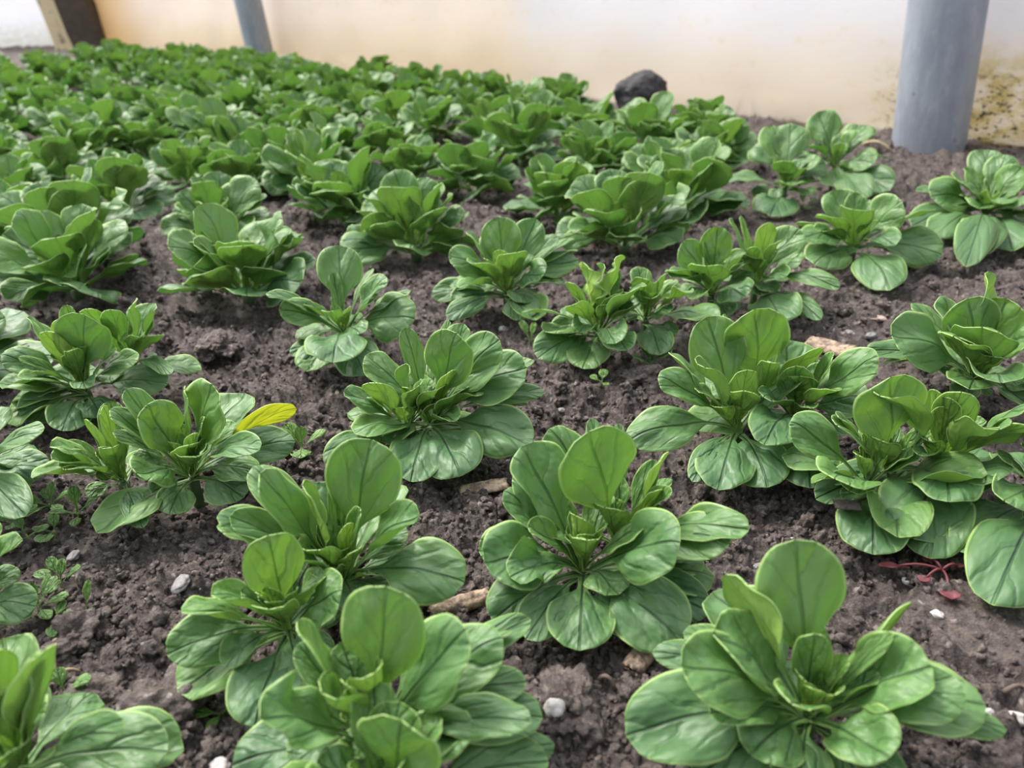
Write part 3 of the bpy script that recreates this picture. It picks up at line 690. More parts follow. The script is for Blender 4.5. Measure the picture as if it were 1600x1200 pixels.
for rn, rname in ROWNAME.items():
    uu = 20+rngp.uniform(0, 10)
    while uu < 560:
        uu += 11.6*rngp.uniform(.88, 1.12)
        p2 = (nn*(rn+rngp.uniform(-2.2, 2.2))+u*uu)/100
        p = np.array([p2[0], p2[1], 0.0])
        if p[1] < 0.30 or depth(p) < 0.3: continue
        x, y = to_px(p); r_px = F*0.06/depth(p)
        if x < -r_px or x > 1600+r_px or y > 1200: continue
        if (p2-W_A) @ wn > -0.13: continue
        if rn == 92 and (x > 1180 or 925 < x < 1085): continue
        if x < 125 and y < 103: continue
        if x < 175 and y < 90: continue
        if y < 83: continue
        if min(math.hypot(p2[0]-a, p2[1]-b) for a, b in PLACED) < 0.078: continue
        if x > 1150 and depth(p) < 1.15: continue
        if 150 < x < 290 and 340 < y < 430: continue
        PLACED.append((p2[0], p2[1])); CROWNS.append((p2[0], p2[1])); d = depth(p); count += 1
        s = rngp.uniform(1.0, 1.2)
        dist = 'nearer half' if d < 1.7 else 'far half'
        lab = "lamb's lettuce rosette in the %s, %s" % (rname, dist)
        if d < 1.45: lab = relative_label(p) or lab
        if d < 1.45: o = place_proto(p, rngp.randrange(8), s, lab)
        else:
            k = rngp.randrange(7)
            if k in far_variants: o = far_variants[k].copy(); C.objects.link(o)
            else: o = far_obj(k); far_variants[k] = o
            o.location = (p[0], p[1], -0.005); o.rotation_euler = (0, 0, rngp.uniform(0, 6.28)); o.scale = (s, s, s)
        tag(o, lab, 'plant', G_ROWS if lab.startswith("lamb's lettuce rosette") is False else "lamb's lettuce in the %s, %s" % (rname, dist))
print('rosettes by rule', count)
build_soil(); build_crumbs()
# ------------------------------------------------------------------ polytunnel film, pipes, post
WALL_L = float(np.linalg.norm(W_B-W_A))
def film_material(name, warm, stain_at=None):
    s = NT(name)
    uv = s.n('ShaderNodeUVMap'); uv.uv_map = 'UVMap'        # metres along the wall, metres up
    sep = s.n('ShaderNodeSeparateXYZ'); s.l(uv.outputs[0], sep.inputs[0]); X, Y = sep.outputs[0], sep.outputs[1]
    mp = s.n('ShaderNodeMapping'); mp.inputs['Scale'].default_value = (1, 1.6, 1); s.l(uv.outputs[0], mp.inputs[0]); P = mp.outputs[0]
    n = s.noise(P, 7.0, 5, 0.6); n2 = s.noise(P, 32.0, 6, 0.65); n3 = s.noise(P, 90.0, 5, 0.7)
    if warm:
        # cool white near the thick pipe; beyond the joint, warm sunlight painted in
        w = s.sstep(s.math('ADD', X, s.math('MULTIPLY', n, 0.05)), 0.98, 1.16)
        cool_film = s.mix(n, (0.86, 0.825, 0.825), (0.93, 0.91, 0.92)); cream = s.mix(n, (0.93, 0.83, 0.73), (0.96, 0.89, 0.82))
        c = s.mix(w, cool_film, cream)
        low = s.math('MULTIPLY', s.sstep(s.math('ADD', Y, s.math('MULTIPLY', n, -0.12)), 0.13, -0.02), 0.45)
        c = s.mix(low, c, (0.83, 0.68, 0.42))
        # mould and algae along the foot behind the thick pipe
        al = s.math('MULTIPLY', s.sstep(X, 0.26, 0.10), s.sstep(Y, 0.15, 0.07))
        c = s.mix(s.math('MULTIPLY', s.math('MULTIPLY', al, 0.7), s.sstep(n2, 0.38, 0.60)), c, (0.62, 0.49, 0.10))
        c = s.mix(s.math('MULTIPLY', s.math('MULTIPLY', al, s.sstep(Y, 0.11, 0.06)), s.sstep(s.math('ADD', n3, s.math('MULTIPLY', n2, .35)), 0.72, 0.77)), c, (0.035, 0.03, 0.02))
        foot = s.sstep(s.math('ADD', Y, s.math('MULTIPLY', n2, -0.03)), -0.010, -0.020)
        c = s.mix(s.math('MULTIPLY', foot, 0.75), c, (0.16, 0.11, 0.07))
        spots = s.math('MULTIPLY', s.sstep(n3, 0.63, 0.72), s.sstep(n, 0.5, 0.6))
        c = s.mix(s.math('MULTIPLY', spots, 0.35), c, (0.35, 0.25, 0.12))
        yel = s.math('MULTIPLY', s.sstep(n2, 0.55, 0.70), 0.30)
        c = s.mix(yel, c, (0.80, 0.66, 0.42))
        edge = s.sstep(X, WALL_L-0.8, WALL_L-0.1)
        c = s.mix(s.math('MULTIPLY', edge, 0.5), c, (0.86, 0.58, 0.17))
    else:
        c = s.mix(n, (0.88, 0.89, 0.93), (0.93, 0.93, 0.96))
        c = s.mix(s.math('MULTIPLY', s.sstep(Y, 0.16, 0.02), s.math('MULTIPLY', s.sstep(n2, 0.3, 0.6), 0.5)), c, (0.62, 0.62, 0.48))
    d = s.n('ShaderNodeBsdfDiffuse', inp={'Color': c}); t = s.n('ShaderNodeBsdfTranslucent', inp={'Color': c})
    m1 = s.n('ShaderNodeMixShader'); m1.inputs[0].default_value = 0.55; s.l(d.outputs[0], m1.inputs[1]); s.l(t.outputs[0], m1.inputs[2])
    g = s.n('ShaderNodeBsdfGlossy'); g.inputs['Roughness'].default_value = 0.35
    m2 = s.n('ShaderNodeMixShader'); m2.inputs[0].default_value = 0.04; s.l(m1.outputs[0], m2.inputs[1]); s.l(g.outputs[0], m2.inputs[2])
    s.l(m2.outputs[0], s.out.inputs[0]); return s.m

def film_wall(name, A, B, height, mat, lab, out):
    """a slack sheet of greenhouse film between two ground points, 3 mm thick, its foot tucked into the soil"""
    L = np.linalg.norm(B-A); nx, nz = int(L/0.035), 26
    V = []; uv = []
    for side in (0, 1):
        for i in range(nx+1):
            for j in range(nz+1):
                q = i/nx; h = -0.03+(height+0.03)*(j/nz)**1.3
                x = q*L
                bil = 0.010*math.sin(x*5.1+0.6)*min(1, h*3+.2)+0.006*mnoise.noise(Vector((x*6, h*7, 2.0)))+0.022*max(0, h)**1.5
                if h < 0.03: bil += 0.012*mnoise.noise(Vector((x*14, 3.3, h*30)))
                p = A+(B-A)*q+out*(bil+side*0.003)
                V.append((p[0], p[1], h)); uv.append((x, h))
    n1 = (nx+1)*(nz+1); f = []
    for i in range(nx):
        for j in range(nz):
            a = i*(nz+1)+j; b = a+nz+1
            f.append((a, b, b+1, a+1)); f.append((n1+a, n1+a+1, n1+b+1, n1+b))
    o = mesh_obj(name, V, f, mat, None, uv=uv)
    return tag(o, lab, None, None, 'structure')

A0 = W_A-wd*0.75; A_end = W_B+wd*0.30
def flip_uv(o, shift):
    l = o.data.uv_layers[0].data
    arr = np.empty(len(l)*2, dtype=np.float32); l.foreach_get('uv', arr); arr[0::2] += shift; l.foreach_set('uv', arr)
w1 = film_wall('wall_right', A0, A_end, 1.0, film_material('plastic_film', True), 'white plastic greenhouse film, sunlit part tinted cream, stained at its foot', wn)
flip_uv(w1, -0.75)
B_end = at(-330, 84)[:2]
w2 = film_wall('wall_end', at(112, 70)[:2], B_end, 1.0, film_material('plastic_film_end', False), 'bluish white plastic film beyond the wooden post', np.array([-.2, .98]))

def pipe(name, base_px, top_px, zoff, radius, h_top, mat, label, group=None):
    b = at(*base_px)
    def seen(lx):           # where a pipe leaning lx sideways crosses the photo row of top_px
        lo, hi = 0.0, 3.0
        for _ in range(40):
            m = (lo+hi)/2; x, y = to_px(b+np.array([lx, 0, 1])*m)
            if y > top_px[1]: lo = m
            else: hi = m
        return x
    lo, hi = -0.5, 0.5
    for _ in range(30):
        m = (lo+hi)/2
        if seen(m) < top_px[0]: lo = m
        else: hi = m
    ax = unit(np.array([lo, 0, 1.0]))
    n = 40; V = []; f = []
    t1 = unit(np.cross(ax, [0, 1, 0])); t2 = np.cross(ax, t1)
    hs = [-0.06]+[k*0.05 for k in range(int(h_top/0.05)+1)]
    rings = [(h, radius) for h in hs]+[(hs[-1]+0.001, radius-0.004), (hs[-1]-0.3, radius-0.004)]
    for h, r in rings:
        for j in range(n):
            a = 2*PI*j/n; p = ax*(h/ax[2])+t1*r*math.cos(a)+t2*r*math.sin(a); V.append(p)
    for i in range(len(rings)-1):
        for j in range(n): f.append((i*n+j, i*n+(j+1) % n, (i+1)*n+(j+1) % n, (i+1)*n+j))
    o = mesh_obj(name, V, f, mat); o.location = tuple(b)
    return tag(o, label, 'pipe')

def galv():
    s = NT('galvanised_steel'); tc = s.n('ShaderNodeTexCoord').outputs['Object']
    mp = s.n('ShaderNodeMapping'); mp.inputs['Scale'].default_value = (1, 1, 0.35); s.l(tc, mp.inputs[0])
    n = s.noise(mp.outputs[0], 28, 6, 0.65); n2 = s.noise(mp.outputs[0], 120, 5, 0.7); n3 = s.noise(tc, 60, 4, .6)
    c = s.mix(s.sstep(n, .3, .7), (0.25, 0.275, 0.325), (0.34, 0.37, 0.42)); c = s.mix(s.math('MULTIPLY', s.sstep(n2, .5, .72), .4), c, (0.46, 0.48, 0.52))
    c = s.mix(s.math('MULTIPLY', s.sstep(n3, .66, .74), .6), c, (0.10, 0.08, 0.08))
    b = s.n('ShaderNodeBump', inp={'Strength': .3, 'Distance': .001, 'Height': n2})
    bs = s.n('ShaderNodeBsdfPrincipled', inp={'Base Color': c, 'Metallic': 0.25, 'Roughness': 0.5, 'Normal': b.outputs[0]})
    s.l(bs.outputs[0], s.out.inputs[0]); return s.m
M_GALV = galv()
pipe('steel_pipe', (1450, 226), (1481, 0), 0, 0.0480, 0.75, M_GALV, 'thick grey galvanised pipe standing in the soil at the right')
pipe('steel_pipe', (412, 106), (387, 0), 0, 0.0430, 1.3, M_GALV, 'leaning grey pipe far back, seen over the left half of the bed')

def wood_post():
    s = NT('weathered_post'); tc = s.n('ShaderNodeTexCoord').outputs['Object']
    mp = s.n('ShaderNodeMapping'); mp.inputs['Scale'].default_value = (1, 1, 0.12); s.l(tc, mp.inputs[0])
    n = s.noise(mp.outputs[0], 45, 6, .65); m = s.noise(tc, 22, 5, .6)
    c = s.mix(n, (0.78, 0.66, 0.42), (0.55, 0.44, 0.26)); c = s.mix(s.math('MULTIPLY', s.sstep(m, .55, .68), .8), c, (0.07, 0.06, 0.045))
    b = s.n('ShaderNodeBump', inp={'Strength': .6, 'Distance': .004, 'Height': n})
    bs = s.n('ShaderNodeBsdfPrincipled', inp={'Base Color': c, 'Roughness': 0.85, 'Normal': b.outputs[0]}); s.l(bs.outputs[0], s.out.inputs[0])
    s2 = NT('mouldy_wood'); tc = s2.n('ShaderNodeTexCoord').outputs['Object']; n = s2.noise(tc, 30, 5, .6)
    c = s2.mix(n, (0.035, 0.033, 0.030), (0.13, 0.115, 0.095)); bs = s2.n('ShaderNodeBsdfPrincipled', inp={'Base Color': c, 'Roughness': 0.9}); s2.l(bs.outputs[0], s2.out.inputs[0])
    b0 = at(130, 76); w = 70/F*depth(b0); hw = w/2
    V = []; prof = [(-hw, -.02), (-hw*.92, -.05), (-hw*.15, -.075), (-hw*.05, -.078), (hw*.9, -.01), (hw, .02), (hw*.95, .09), (-hw*.9, .09)]
    hs = [-0.08, 0, .03, .08, .2, .35, .5, .7, .9, 1.1]
    for h in hs:
        for k, (x, y) in enumerate(prof):
            fl = 1+0.25*max(0, (0.05-h))*5
            nz = 0.008*mnoise.noise(Vector((x*20, y*20, h*5)))
            V.append((x*fl+nz-0.17*max(h, 0), y*fl+nz, h))
    n = len(prof); f = [(i*n+j, i*n+(j+1) % n, (i+1)*n+(j+1) % n, (i+1)*n+j) for i in range(len(hs)-1) for j in range(n)]
    f.append(tuple(range((len(hs)-1)*n, len(hs)*n)))
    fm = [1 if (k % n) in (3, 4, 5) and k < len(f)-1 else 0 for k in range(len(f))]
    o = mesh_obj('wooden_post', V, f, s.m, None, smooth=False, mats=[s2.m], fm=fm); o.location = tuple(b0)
    md = o.modifiers.new('edge', 'BEVEL'); md.width = 0.004; md.segments = 2
    tag(o, 'weathered wooden post at the far left corner, one side pale, the other black', 'post')
wood_post()

# ------------------------------------------------------------------ stones, wood, weeds
def soil_z(x, y): return float(soil_height(np.array([x]), np.array([y]))[0])
def lump(name, px, size, label, cat, mat, seed, rot=0, amp=.25, sub=4, sink=.3, group=None, z=None, freq=1.6, boxy=0.0):
    p = at(*px); p[2] = 0
    z0 = soil_z(p[0], p[1]) if z is None else z
    V, f = ico(sub, seed, amp, freq)
    if cat == 'stone' and name == 'pebble': size = tuple(q*.78 for q in size)
    if boxy: V = V/np.maximum(1e-6, np.abs(V).max(1))[:, None]*boxy+V*(1-boxy)
    V = V*np.array(size)/2
    c, s_ = math.cos(rot), math.sin(rot); V = V @ np.array([[c, s_, 0], [-s_, c, 0], [0, 0, 1]])
    o = mesh_obj(name, V, f.tolist(), mat); o.location = (p[0], p[1], z0+size[2]*(0.5-sink))
    return tag(o, label, cat, group)
M_ROCK = plain('black_stone', (0.060, 0.055, 0.060), 0.75, 0.5, 60, 0.8, 0.004, (0.014, 0.012, 0.014))
M_PALE = plain('pale_pebble', (0.48, 0.45, 0.43), 0.6, 0.3, 300, .4, .0006)
M_GREY = plain('grey_pebble', (0.22, 0.21, 0.21), 0.6, 0.35, 260, .5, .0006)
M_PINK = plain('pinkish_pebble', (0.40, 0.29, 0.24), 0.6, 0.3, 300, .4, .0006)
M_WOOD = plain('wood_chip', (0.42, 0.32, 0.23), 0.8, 0.5, 260, 1.0, .0012, (0.12, 0.08, 0.06))
M_BARK = plain('bark_flake', (0.09, 0.07, 0.07), 0.85, 0.4, 300, 1.0, .001)
M_STRAW = plain('dry_straw', (0.42, 0.33, 0.20), 0.7, 0.4, 200)
M_TWIG = plain('dry_twig', (0.14, 0.10, 0.08), 0.8, 0.4, 200)
M_WSTEM = plain('weed_stem', (0.25, 0.16, 0.12), 0.6, 0.3, 200, col2=(0.22, 0.33, 0.10))
M_RED = plain('red_leaf', (0.24, 0.070, 0.085), 0.45, 0.4, 200, trans=(0.5, 0.06, 0.08))
cm = 0.01
lump('stone', (1000, 180), (9.6*cm, 7*cm, 8.2*cm), 'rounded black stone against the film behind the rows', 'stone', M_ROCK, 3, .3, .13, 5, .12)
for px, sz, lab, mt, sd in (
  ((886, 1105), (2.5*cm, 2.0*cm, 1.7*cm), 'large dark soil clod below the hanging round leaf at bottom centre', M_CRUMB, 11),
  ((255, 1100), (2.6*cm, 2.9*cm, 1.9*cm), 'largest brown soil clod right of the corner rosette at bottom left', M_CRUMB, 12),
  ((150, 1085), (1.9*cm, 1.6*cm, 1.3*cm), 'rounded soil clod just above the corner rosette at bottom left', M_CRUMB, 13),
  ((120, 990), (2.2*cm, 1.8*cm, 1.5*cm), 'lumpy soil clod right of the round blistered leaf at the left edge', M_CRUMB, 14),
  ((340, 548), (3.0*cm, 2.4*cm, 1.5*cm), 'soil clod in the bare strip left of the open rosette with a round upright leaf', M_CRUMB, 15),
  ((1000, 585), (2.9*cm, 2.2*cm, 1.4*cm), 'soil clod in front of the crumpled rosette', M_CRUMB, 16),
  ((860, 1058), (1.4*cm, 1.2*cm, 1.1*cm), 'small soil clod left of the large dark clod at bottom centre', M_CRUMB, 17)):
    lump('soil_clod', px, sz, lab, 'clod', mt, sd, sd, .42, 5, .38, 'soil clods', freq=1.5)
for px, sz, lab, mt, sd in (
  ((1595, 1112), (.9*cm, .6*cm, .6*cm), 'white pebble at the right edge near the bottom', M_PALE, 31),
  ((1545, 1112), (.55*cm, .4*cm, .4*cm), 'small pale pebble left of the white pebble at the right edge', M_PALE, 32),
  ((1463, 965), (.5*cm, .6*cm, .4*cm), 'small cream pebble under the red seedling', M_PALE, 33),
  ((1418, 900), (.5*cm, .35*cm, .3*cm), 'white speck of stone left of the red seedling', M_PALE, 34),
  ((1240, 832), (.4*cm, .3*cm, .3*cm), 'tiny white stone above the bottom right rosette', M_PALE, 35),
  ((866, 1128), (.85*cm, .8*cm, .75*cm), 'grey-white pebble below the large dark clod at bottom centre', M_PALE, 36),
  ((700, 858), (.9*cm, .65*cm, .5*cm), 'pinkish pebble above the pale flat leaf near the centre', M_PINK, 37),
  ((283, 913), (1.3*cm, .8*cm, .5*cm), 'flat pale grey pebble left of the low spreading rosette', M_GREY, 38),
  ((374, 594), (.85*cm, .8*cm, .5*cm), 'whitish pebble in the bare strip on the left', M_PALE, 39),
  ((1373, 494), (1.5*cm, .9*cm, .5*cm), 'long pale stone in the bare soil right of the double rosette', M_PINK, 40),
  ((1362, 520), (1.1*cm, .8*cm, .6*cm), 'grey stone just in front of the long pale stone', M_GREY, 41),
  ((1328, 514), (1.0*cm, .8*cm, .6*cm), 'grey stone left of the other grey one in the soil right of the double rosette', M_GREY, 42),
  ((785, 506), (.9*cm, .8*cm, .6*cm), 'round brown pebble in the gap beside the upright rosette', M_GREY, 43),
  ((498, 703), (.55*cm, .5*cm, .45*cm), 'small pink pebble near the little light green weed', M_PINK, 44),
  ((877, 635), (.6*cm, .5*cm, .4*cm), 'round grey pebble on the soil right of the open rosette', M_GREY, 45),
  ((290, 650), (.9*cm, .7*cm, .5*cm), 'brown pebble in the bare strip above the pale rosette', M_PINK, 46),
  ((110, 855), (.9*cm, .6*cm, .4*cm), 'pale grey stone chip below the chickweed', M_GREY, 47),
  ((340, 1195), (.8*cm, .9*cm, .5*cm), 'pale stone at the bottom edge left of the bottom centre rosette', M_PALE, 48),
  ((22, 1005), (.7*cm, .5*cm, .2*cm), 'thin cream stone chip near the left edge above the corner rosette', M_PALE, 49),
  ((1190, 860), (.7*cm, .5*cm, .35*cm), 'dull grey pebble right of the centre rosette', M_GREY, 50)):
    lump('pebble', px, sz, lab, 'stone', mt, sd, sd*.7, .13, 4, .35, 'pebbles on the soil')

def chip(name, a, b, wid, th, label, cat, mat, seed, z=None, lift=0.004):
    pa = at(*a); pb = at(*b); ax = pb-pa; L = np.linalg.norm(ax[:2]); ang = math.atan2(ax[1], ax[0])
    nx, ny = 26, 8; V = []; f = []; rng = random.Random(seed)
    for s_ in (0, 1):
        for i in range(nx+1):
            for j in range(ny+1):
                x = (i/nx-.5); y = (j/ny-.5)
                endj = 0.06*mnoise.noise(Vector((y*9, seed, s_)))+0.03*math.sin(y*23)
                wv = 1-0.25*abs(mnoise.noise(Vector((x*4, seed+2, 0))))-0.35*max(0, abs(x)*2-.75)
                top = (0.5 if s_ else -0.5)*th*(1-0.35*abs(y)*2)+0.18*th*mnoise.noise(Vector((x*3, y*16, seed+s_)))+0.1*th*mnoise.noise(Vector((x*12, y*30, seed)))
                if j in (0, ny) or i in (0, nx): top *= 0.3
                V.append(((x+endj*(abs(x) > .42))*L, y*wid*wv, top))
    n1 = (nx+1)*(ny+1)
    for i in range(nx):
        for j in range(ny):
            p = i*(ny+1)+j; q = p+ny+1
            f.append((n1+p, n1+q, n1+q+1, n1+p+1)); f.append((p, p+1, q+1, q))
    for i in range(nx):
        for p, q in ((i*(ny+1), (i+1)*(ny+1)), (i*(ny+1)+ny, (i+1)*(ny+1)+ny)): f.append((p, q, n1+q, n1+p))
    for j in range(ny):
        for b_ in (0, nx*(ny+1)): f.append((b_+j, b_+j+1, n1+b_+j+1, n1+b_+j))
    o = mesh_obj(name, V, f, mat)
    c = (pa+pb)/2; z0 = max(soil_z(c[0]+t*ax[0], c[1]+t*ax[1]) for t in (-.3, 0, .3)) if z is None else z
    o.location = (c[0], c[1], z0+lift-.002); o.rotation_euler = (0.12, rng.uniform(-.05, .05), ang)
    return tag(o, label, cat)
chip('wood_chip', (718, 762), (792, 750), .0085, .004, 'pale splintered wood chip below the open rosette', 'wood chip', M_WOOD, 1)
chip('wood_chip', (672, 955), (766, 925), .0075, .006, 'pinkish split wood chip beside the pale flat leaf', 'wood chip', M_WOOD, 2)
chip('wood_chip', (1262, 528), (1335, 548), .016, .006, 'weathered piece of wood behind the large double rosette', 'wood chip', M_WOOD, 3)
chip('wood_chip', (985, 1050), (1010, 1020), .008, .006, 'brown wood chip at the left foot of the bottom right rosette', 'wood chip', M_WOOD, 5)
chip('bark_flake', (1293, 838), (1334, 842), .0060, .0016, 'dark bark flake lying on a low round leaf at the right', 'bark', M_BARK, 4, z=0.0150)

def tube(name, pts, r, mat, parent=None, taper=.5):
    pts = [np.array(p, float) for p in pts]; n = 6; V = []; f = []
    for i, p in enumerate(pts):
        t = unit(pts[min(i+1, len(pts)-1)]-pts[max(i-1, 0)]); a = unit(np.cross(t, [0.3, 0.2, 0.93])); b = np.cross(t, a)
        rr = r*(1-(1-taper)*i/(len(pts)-1))
        for j in range(n):
            q = 2*PI*j/n; V.append(p+rr*(a*math.cos(q)+b*math.sin(q)))
    for i in range(len(pts)-1):
        for j in range(n): f.append((i*n+j, i*n+(j+1) % n, (i+1)*n+(j+1) % n, (i+1)*n+j))
    f.append(tuple(range(n))[::-1]); f.append(tuple(range((len(pts)-1)*n, len(pts)*n)))
    return mesh_obj(name, V, f, mat, parent)

def arc_pts(a, b, h, n=8):
    return [a+(b-a)*t+UP*h*4*t*(1-t) for t in np.linspace(0, 1, n)]

def seedling(name, px, leaves, label, cat, mat=None, smat=None, tone=.5, sprawl=.0, group=None):
    p = at(*px); z = soil_z(p[0], p[1]); p = np.array([p[0], p[1], z-.001])
    root = empty(name, p, label, cat, group); rng = random.Random(hash(px) % 1000 if False else int(px[0]*7+px[1]))
    top = np.array([rng.uniform(-.002, .002), rng.uniform(-.002, .002), .005])
    tube('stem', [(0, 0, -.003), (0, 0, .001), top*.6, top], .0007, smat or M_WSTEM, root)
    for (az, el, L, W) in leaves:
        a = math.radians(az); e = math.radians(el)
        d = np.array([math.cos(a)*math.cos(e), math.sin(a)*math.cos(e), math.sin(e)])
        P0 = top*rng.uniform(.6, 1); tip = P0+d*L*cm
        inw = np.array([-math.cos(a), -math.sin(a), 0]); dn = unit(UP*.9+inw*.5)
        make_leaf(root, np.zeros(3), P0, tip, .12, W*cm/2, lambda s, dn=dn: dn, .3, tone, rng, 10, 6, .1, mat)
    return root
G_W = 'chickweed sprigs at the left'
seedling('chickweed_sprig', (92, 905), [(20, 35, 1.1, .5), (165, 15, 1.2, .55), (80, 60, 1.0, .5), (130, 45, 1.1, .45), (270, 10, .8, .4)], 'chickweed sprig standing alone above the others right of the round blistered leaf', 'weed', group=G_W)
seedling('chickweed_sprig', (62, 958), [(10, 20, 1.3, .5), (70, 30, 1.3, .5), (200, 20, 1.2, .5), (120, 60, 1.0, .4), (320, 10, 1.2, .5), (40, 55, 1.3, .4)], 'chickweed sprig touching the round blistered leaf at the left edge', 'weed', group=G_W)
seedling('chickweed_sprig', (90, 975), [(0, 40, 1.0, .4), (90, 20, 1.0, .4), (300, 5, 1.0, .4)], 'small reddish-stemmed chickweed sprig right of the larger one', 'weed', group=G_W)
seedling('chickweed_sprig', (22, 800), [(20, 30, 1.4, .6), (100, 50, 1.3, .6), (170, 20, 1.3, .5), (60, 65, 1.0, .4), (300, 20, 1.1, .5)], 'chickweed sprig at the left edge under the cut-off rosette', 'weed', group=G_W)
seedling('chickweed_sprig', (75, 775), [(10, 30, 1.3, .5), (80, 60, 1.2, .5), (180, 25, 1.3, .5), (240, 5, 1.2, .5), (130, 45, 1.0, .4), (320, 10, 1.5, .5)], 'chickweed sprig in front of the tip of the pale rosette', 'weed', group=G_W)
seedling('chickweed_sprig', (115, 792), [(30, 30, 1.2, .6), (110, 60, 1.4, .6), (200, 20, 1.2, .5), (290, 10, 1.1, .5)], 'chickweed sprig under the low leaves of the pale rosette', 'weed', group=G_W)
seedling('chickweed_sprig', (80, 822), [(270, 15, 1.1, .8), (100, 50, .9, .5), (200, 30, .9, .4)], 'chickweed sprig with one round drooping leaf', 'weed', group=G_W)
seedling('chickweed_sprig', (45, 830), [(20, 20, 1.0, .5), (140, 40, 1.0, .4), (250, 10, 1.0, .4)], 'chickweed sprig low between the two cut-off rosettes', 'weed', group=G_W)
seedling('weed_seedling', (126, 958), [(75, 62, 1.3, .38)], 'single narrow green leaf standing in the soil at the left', 'weed', tone=.6)
seedling('weed_seedling', (103, 1095), [(20, 20, 1.0, .6), (120, 50, 1.0, .5), (300, 20, .8, .5)], 'green weed seedling right of the corner rosette at bottom left', 'weed', tone=.6)
seedling('weed_seedling', (345, 1108), [(185, 10, 1.1, .42), (250, 5, .8, .35), (30, 50, .6, .3)], 'light green sprout left of the low spreading rosette', 'weed', tone=.95, smat=M_STEM)
seedling('weed_seedling', (473, 690), [(150, 50, 1.6, .9), (30, 25, 1.5, .7), (100, 70, 1.2, .7), (280, 5, 1.3, 1.1)], 'light green weed seedling right of the yellow leaf', 'weed', tone=.9, smat=M_STEM)
seedling('weed_seedling', (938, 608), [(165, 25, .8, .6), (70, 50, .9, .6), (300, 10, .6, .4)], 'tiny two-leaved seedling on the soil between the rosettes near the centre', 'weed', tone=.85, smat=M_STEM)
seedling('weed_seedling', (830, 530), [(130, 55, 1.6, .7), (60, 60, 1.4, .5)], 'light green sprout at the left foot of the crumpled rosette', 'weed', tone=.95, smat=M_STEM)
seedling('weed_seedling', (1018, 568), [(0, 35, 1.6, .9), (110, 50, 1.4, .8), (190, 30, 1.4, .8), (280, 5, 1.4, .9), (60, 60, 1.2, .6)], 'grey-green weed seedling against the right foot of the crumpled rosette', 'weed', tone=.3, smat=M_STEM)
seedling('weed_seedling', (1255, 318), [(0, 30, 1.7, .7), (90, 60, 1.7, .7), (180, 30, 1.7, .7), (270, 10, 1.8, .8)], 'cross-shaped weed seedling under the double rosette near the pipe', 'weed', tone=.6, smat=M_STEM)
# red seedling
p = at(1472, 890, .004); z = soil_z(p[0], p[1]); org = np.array([p[0], p[1], z+.003])
red = empty('red_seedling', org, 'small red-leaved seedling with thin crimson stalks on the soil at the right', 'seedling')
rng = random.Random(5)
for a, b, h, w, hang in (((1472, 890), (1372, 882), .006, .0022, 0), ((1472, 890), (1438, 907), .004, .0030, 0), ((1472, 890), (1487, 936), .006, .0050, 1), ((1472, 890), (1442, 870), .004, .0016, 0), ((1472, 890), (1505, 882), .004, .0016, 0)):
    P0 = np.array([0, 0, .004]); q = at(b[0], b[1], max(z, 0)+.004)-org
    tube('stalk', arc_pts(P0, q*.72+P0*.28, .002, 6), .00055, M_RED, red, .8)
    make_leaf(red, np.zeros(3), q*.5+P0*.5, q, .06, w*.8, lambda s: UP, .4, .2, rng, 8, 6, 0, M_RED)
# dry stalks
for a, b, h, r, mt, lab in (
  ((82, 1012), (96, 1000), .004, .0009, M_STRAW, 'short dry grass stalk just above the corner rosette'),
  ((85, 1062), (94, 1005), .006, .0013, M_STRAW, 'dry grass blade bent over the corner rosette'),
  ((88, 1072), (124, 1046), .003, .0009, M_STRAW, 'straw coloured stalk lying right of the corner rosette'),
  ((1226, 826), (1222, 848), .004, .0006, M_TWIG, 'thin dry stalk standing above the bottom right rosette'),
  ((935, 1060), (962, 1073), .004, .0010, M_TWIG, 'short twig on top of the large dark clod'),
  ((1150, 180), (1200, 178), .07, .0012, M_TWIG, 'thin dry stem arched against the film right of the black stone'),
  ((1310, 185), (1398, 196), .03, .0015, M_TWIG, 'thin dry stem against the film left of the thick pipe'),
  ((1180, 184), (1172, 172), .05, .0010, M_TWIG, 'short dry stem standing at the foot of the film'),
  ((1345, 232), (1392, 238), .008, .0030, M_STRAW, 'pale dry leaf scrap at the left foot of the thick pipe'),
  ((205, 190), (345, 195), .004, .0030, M_STRAW, 'pale straw lying in the bare patch of the far left rows'),
  ((1570, 1078), (1600, 1070), .002, .0010, M_TWIG, 'short root fragment at the right edge')):
    pa = at(*a); pb = at(*b)
    pa[2] = soil_z(pa[0], pa[1])+.001; pb[2] = soil_z(pb[0], pb[1])+.001
    if 'far left' in lab: pa = at(322, 205); pb = at(342, 190); pa[2] = soil_z(pa[0], pa[1]); pb[2] = pa[2]+.02
    c = (pa+pb)/2
    o = tube('dry_stalk', arc_pts(pa-c, pb-c, h, 9), r, mt); o.location = tuple(c); tag(o, lab, 'stalk', 'dry stalks')

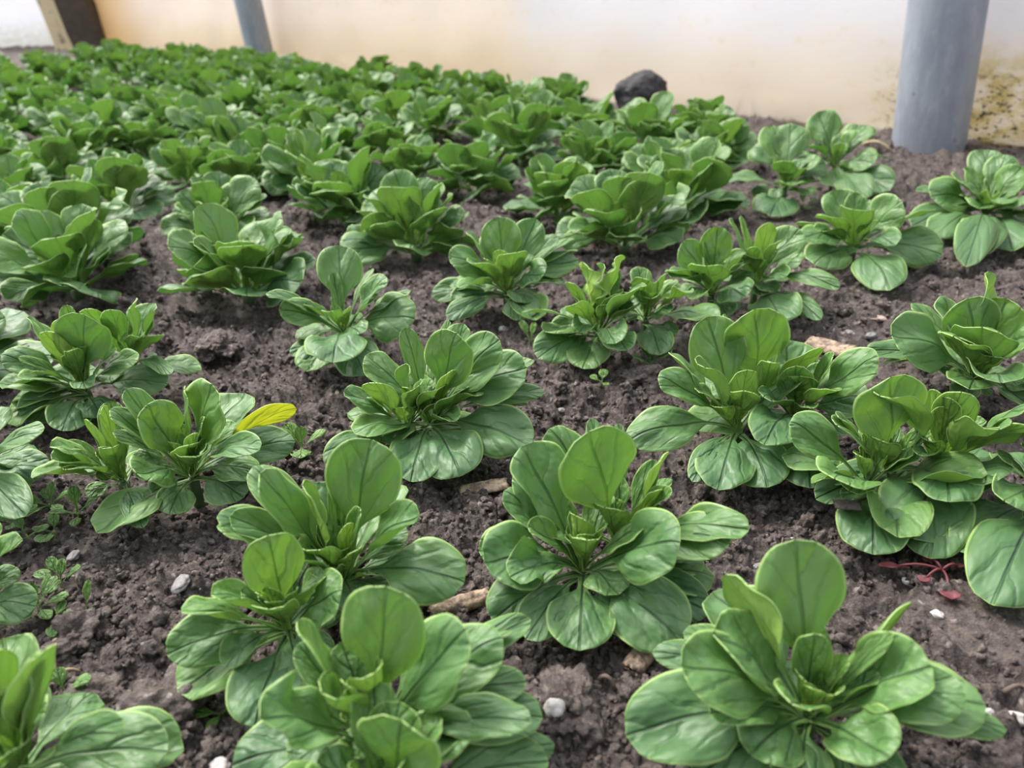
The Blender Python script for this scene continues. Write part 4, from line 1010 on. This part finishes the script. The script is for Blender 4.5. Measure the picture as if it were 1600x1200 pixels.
# ------------------------------------------------------------------ daylight
wld = bpy.data.worlds.new('daylight'); bpy.context.scene.world = wld; wld.use_nodes = True
nt = wld.node_tree; nt.nodes.clear()
out = nt.nodes.new('ShaderNodeOutputWorld'); bg = nt.nodes.new('ShaderNodeBackground'); tc = nt.nodes.new('ShaderNodeTexCoord')
def dotn(vec, v):
    d = nt.nodes.new('ShaderNodeVectorMath'); d.operation = 'DOT_PRODUCT'; nt.links.new(vec, d.inputs[0]); d.inputs[1].default_value = v; return d.outputs['Value']
def mth(op, a, b, clamp=False):
    m = nt.nodes.new('ShaderNodeMath'); m.operation = op; m.use_clamp = clamp
    for i, v in enumerate((a, b)):
        if isinstance(v, (int, float)): m.inputs[i].default_value = v
        else: nt.links.new(v, m.inputs[i])
    return m.outputs[0]
SUN = unit([-0.50, 0.42, 0.85])
lobe = mth('POWER', mth('MAXIMUM', dotn(tc.outputs['Generated'], tuple(SUN)), 0.0), 3.0)
up = mth('MAXIMUM', dotn(tc.outputs['Generated'], (0, 0, 1)), 0.0)
front = mth('ADD', mth('MULTIPLY', dotn(tc.outputs['Generated'], tuple(unit([-.15, 1, 0]))), 0.5), 0.5)
st = mth('ADD', mth('ADD', 0.44, mth('MULTIPLY', mth('POWER', front, 1.5), 1.15)), mth('MULTIPLY', lobe, 2.3))
mixc = nt.nodes.new('ShaderNodeMix'); mixc.data_type = 'RGBA'; nt.links.new(lobe, mixc.inputs[0])
mixc.inputs[6].default_value = (0.84, 0.90, 1.0, 1); mixc.inputs[7].default_value = (1.0, 0.95, 0.90, 1)
nt.links.new(mixc.outputs[2], bg.inputs[0]); nt.links.new(st, bg.inputs[1]); nt.links.new(bg.outputs[0], out.inputs[0])
sl = bpy.data.lights.new('sun', 'SUN'); sl.energy = 2.9; sl.angle = math.radians(14); sl.color = (1.0, 0.95, 0.87)
so = bpy.data.objects.new('sun', sl); C.objects.link(so); so.rotation_euler = Vector(tuple(SUN)).to_track_quat('Z', 'Y').to_euler()

vs = bpy.context.scene.view_settings
vs.view_transform = 'Standard'; vs.look = 'None'; vs.gamma = 1.0; vs.use_curve_mapping = False; vs.exposure = 0.66
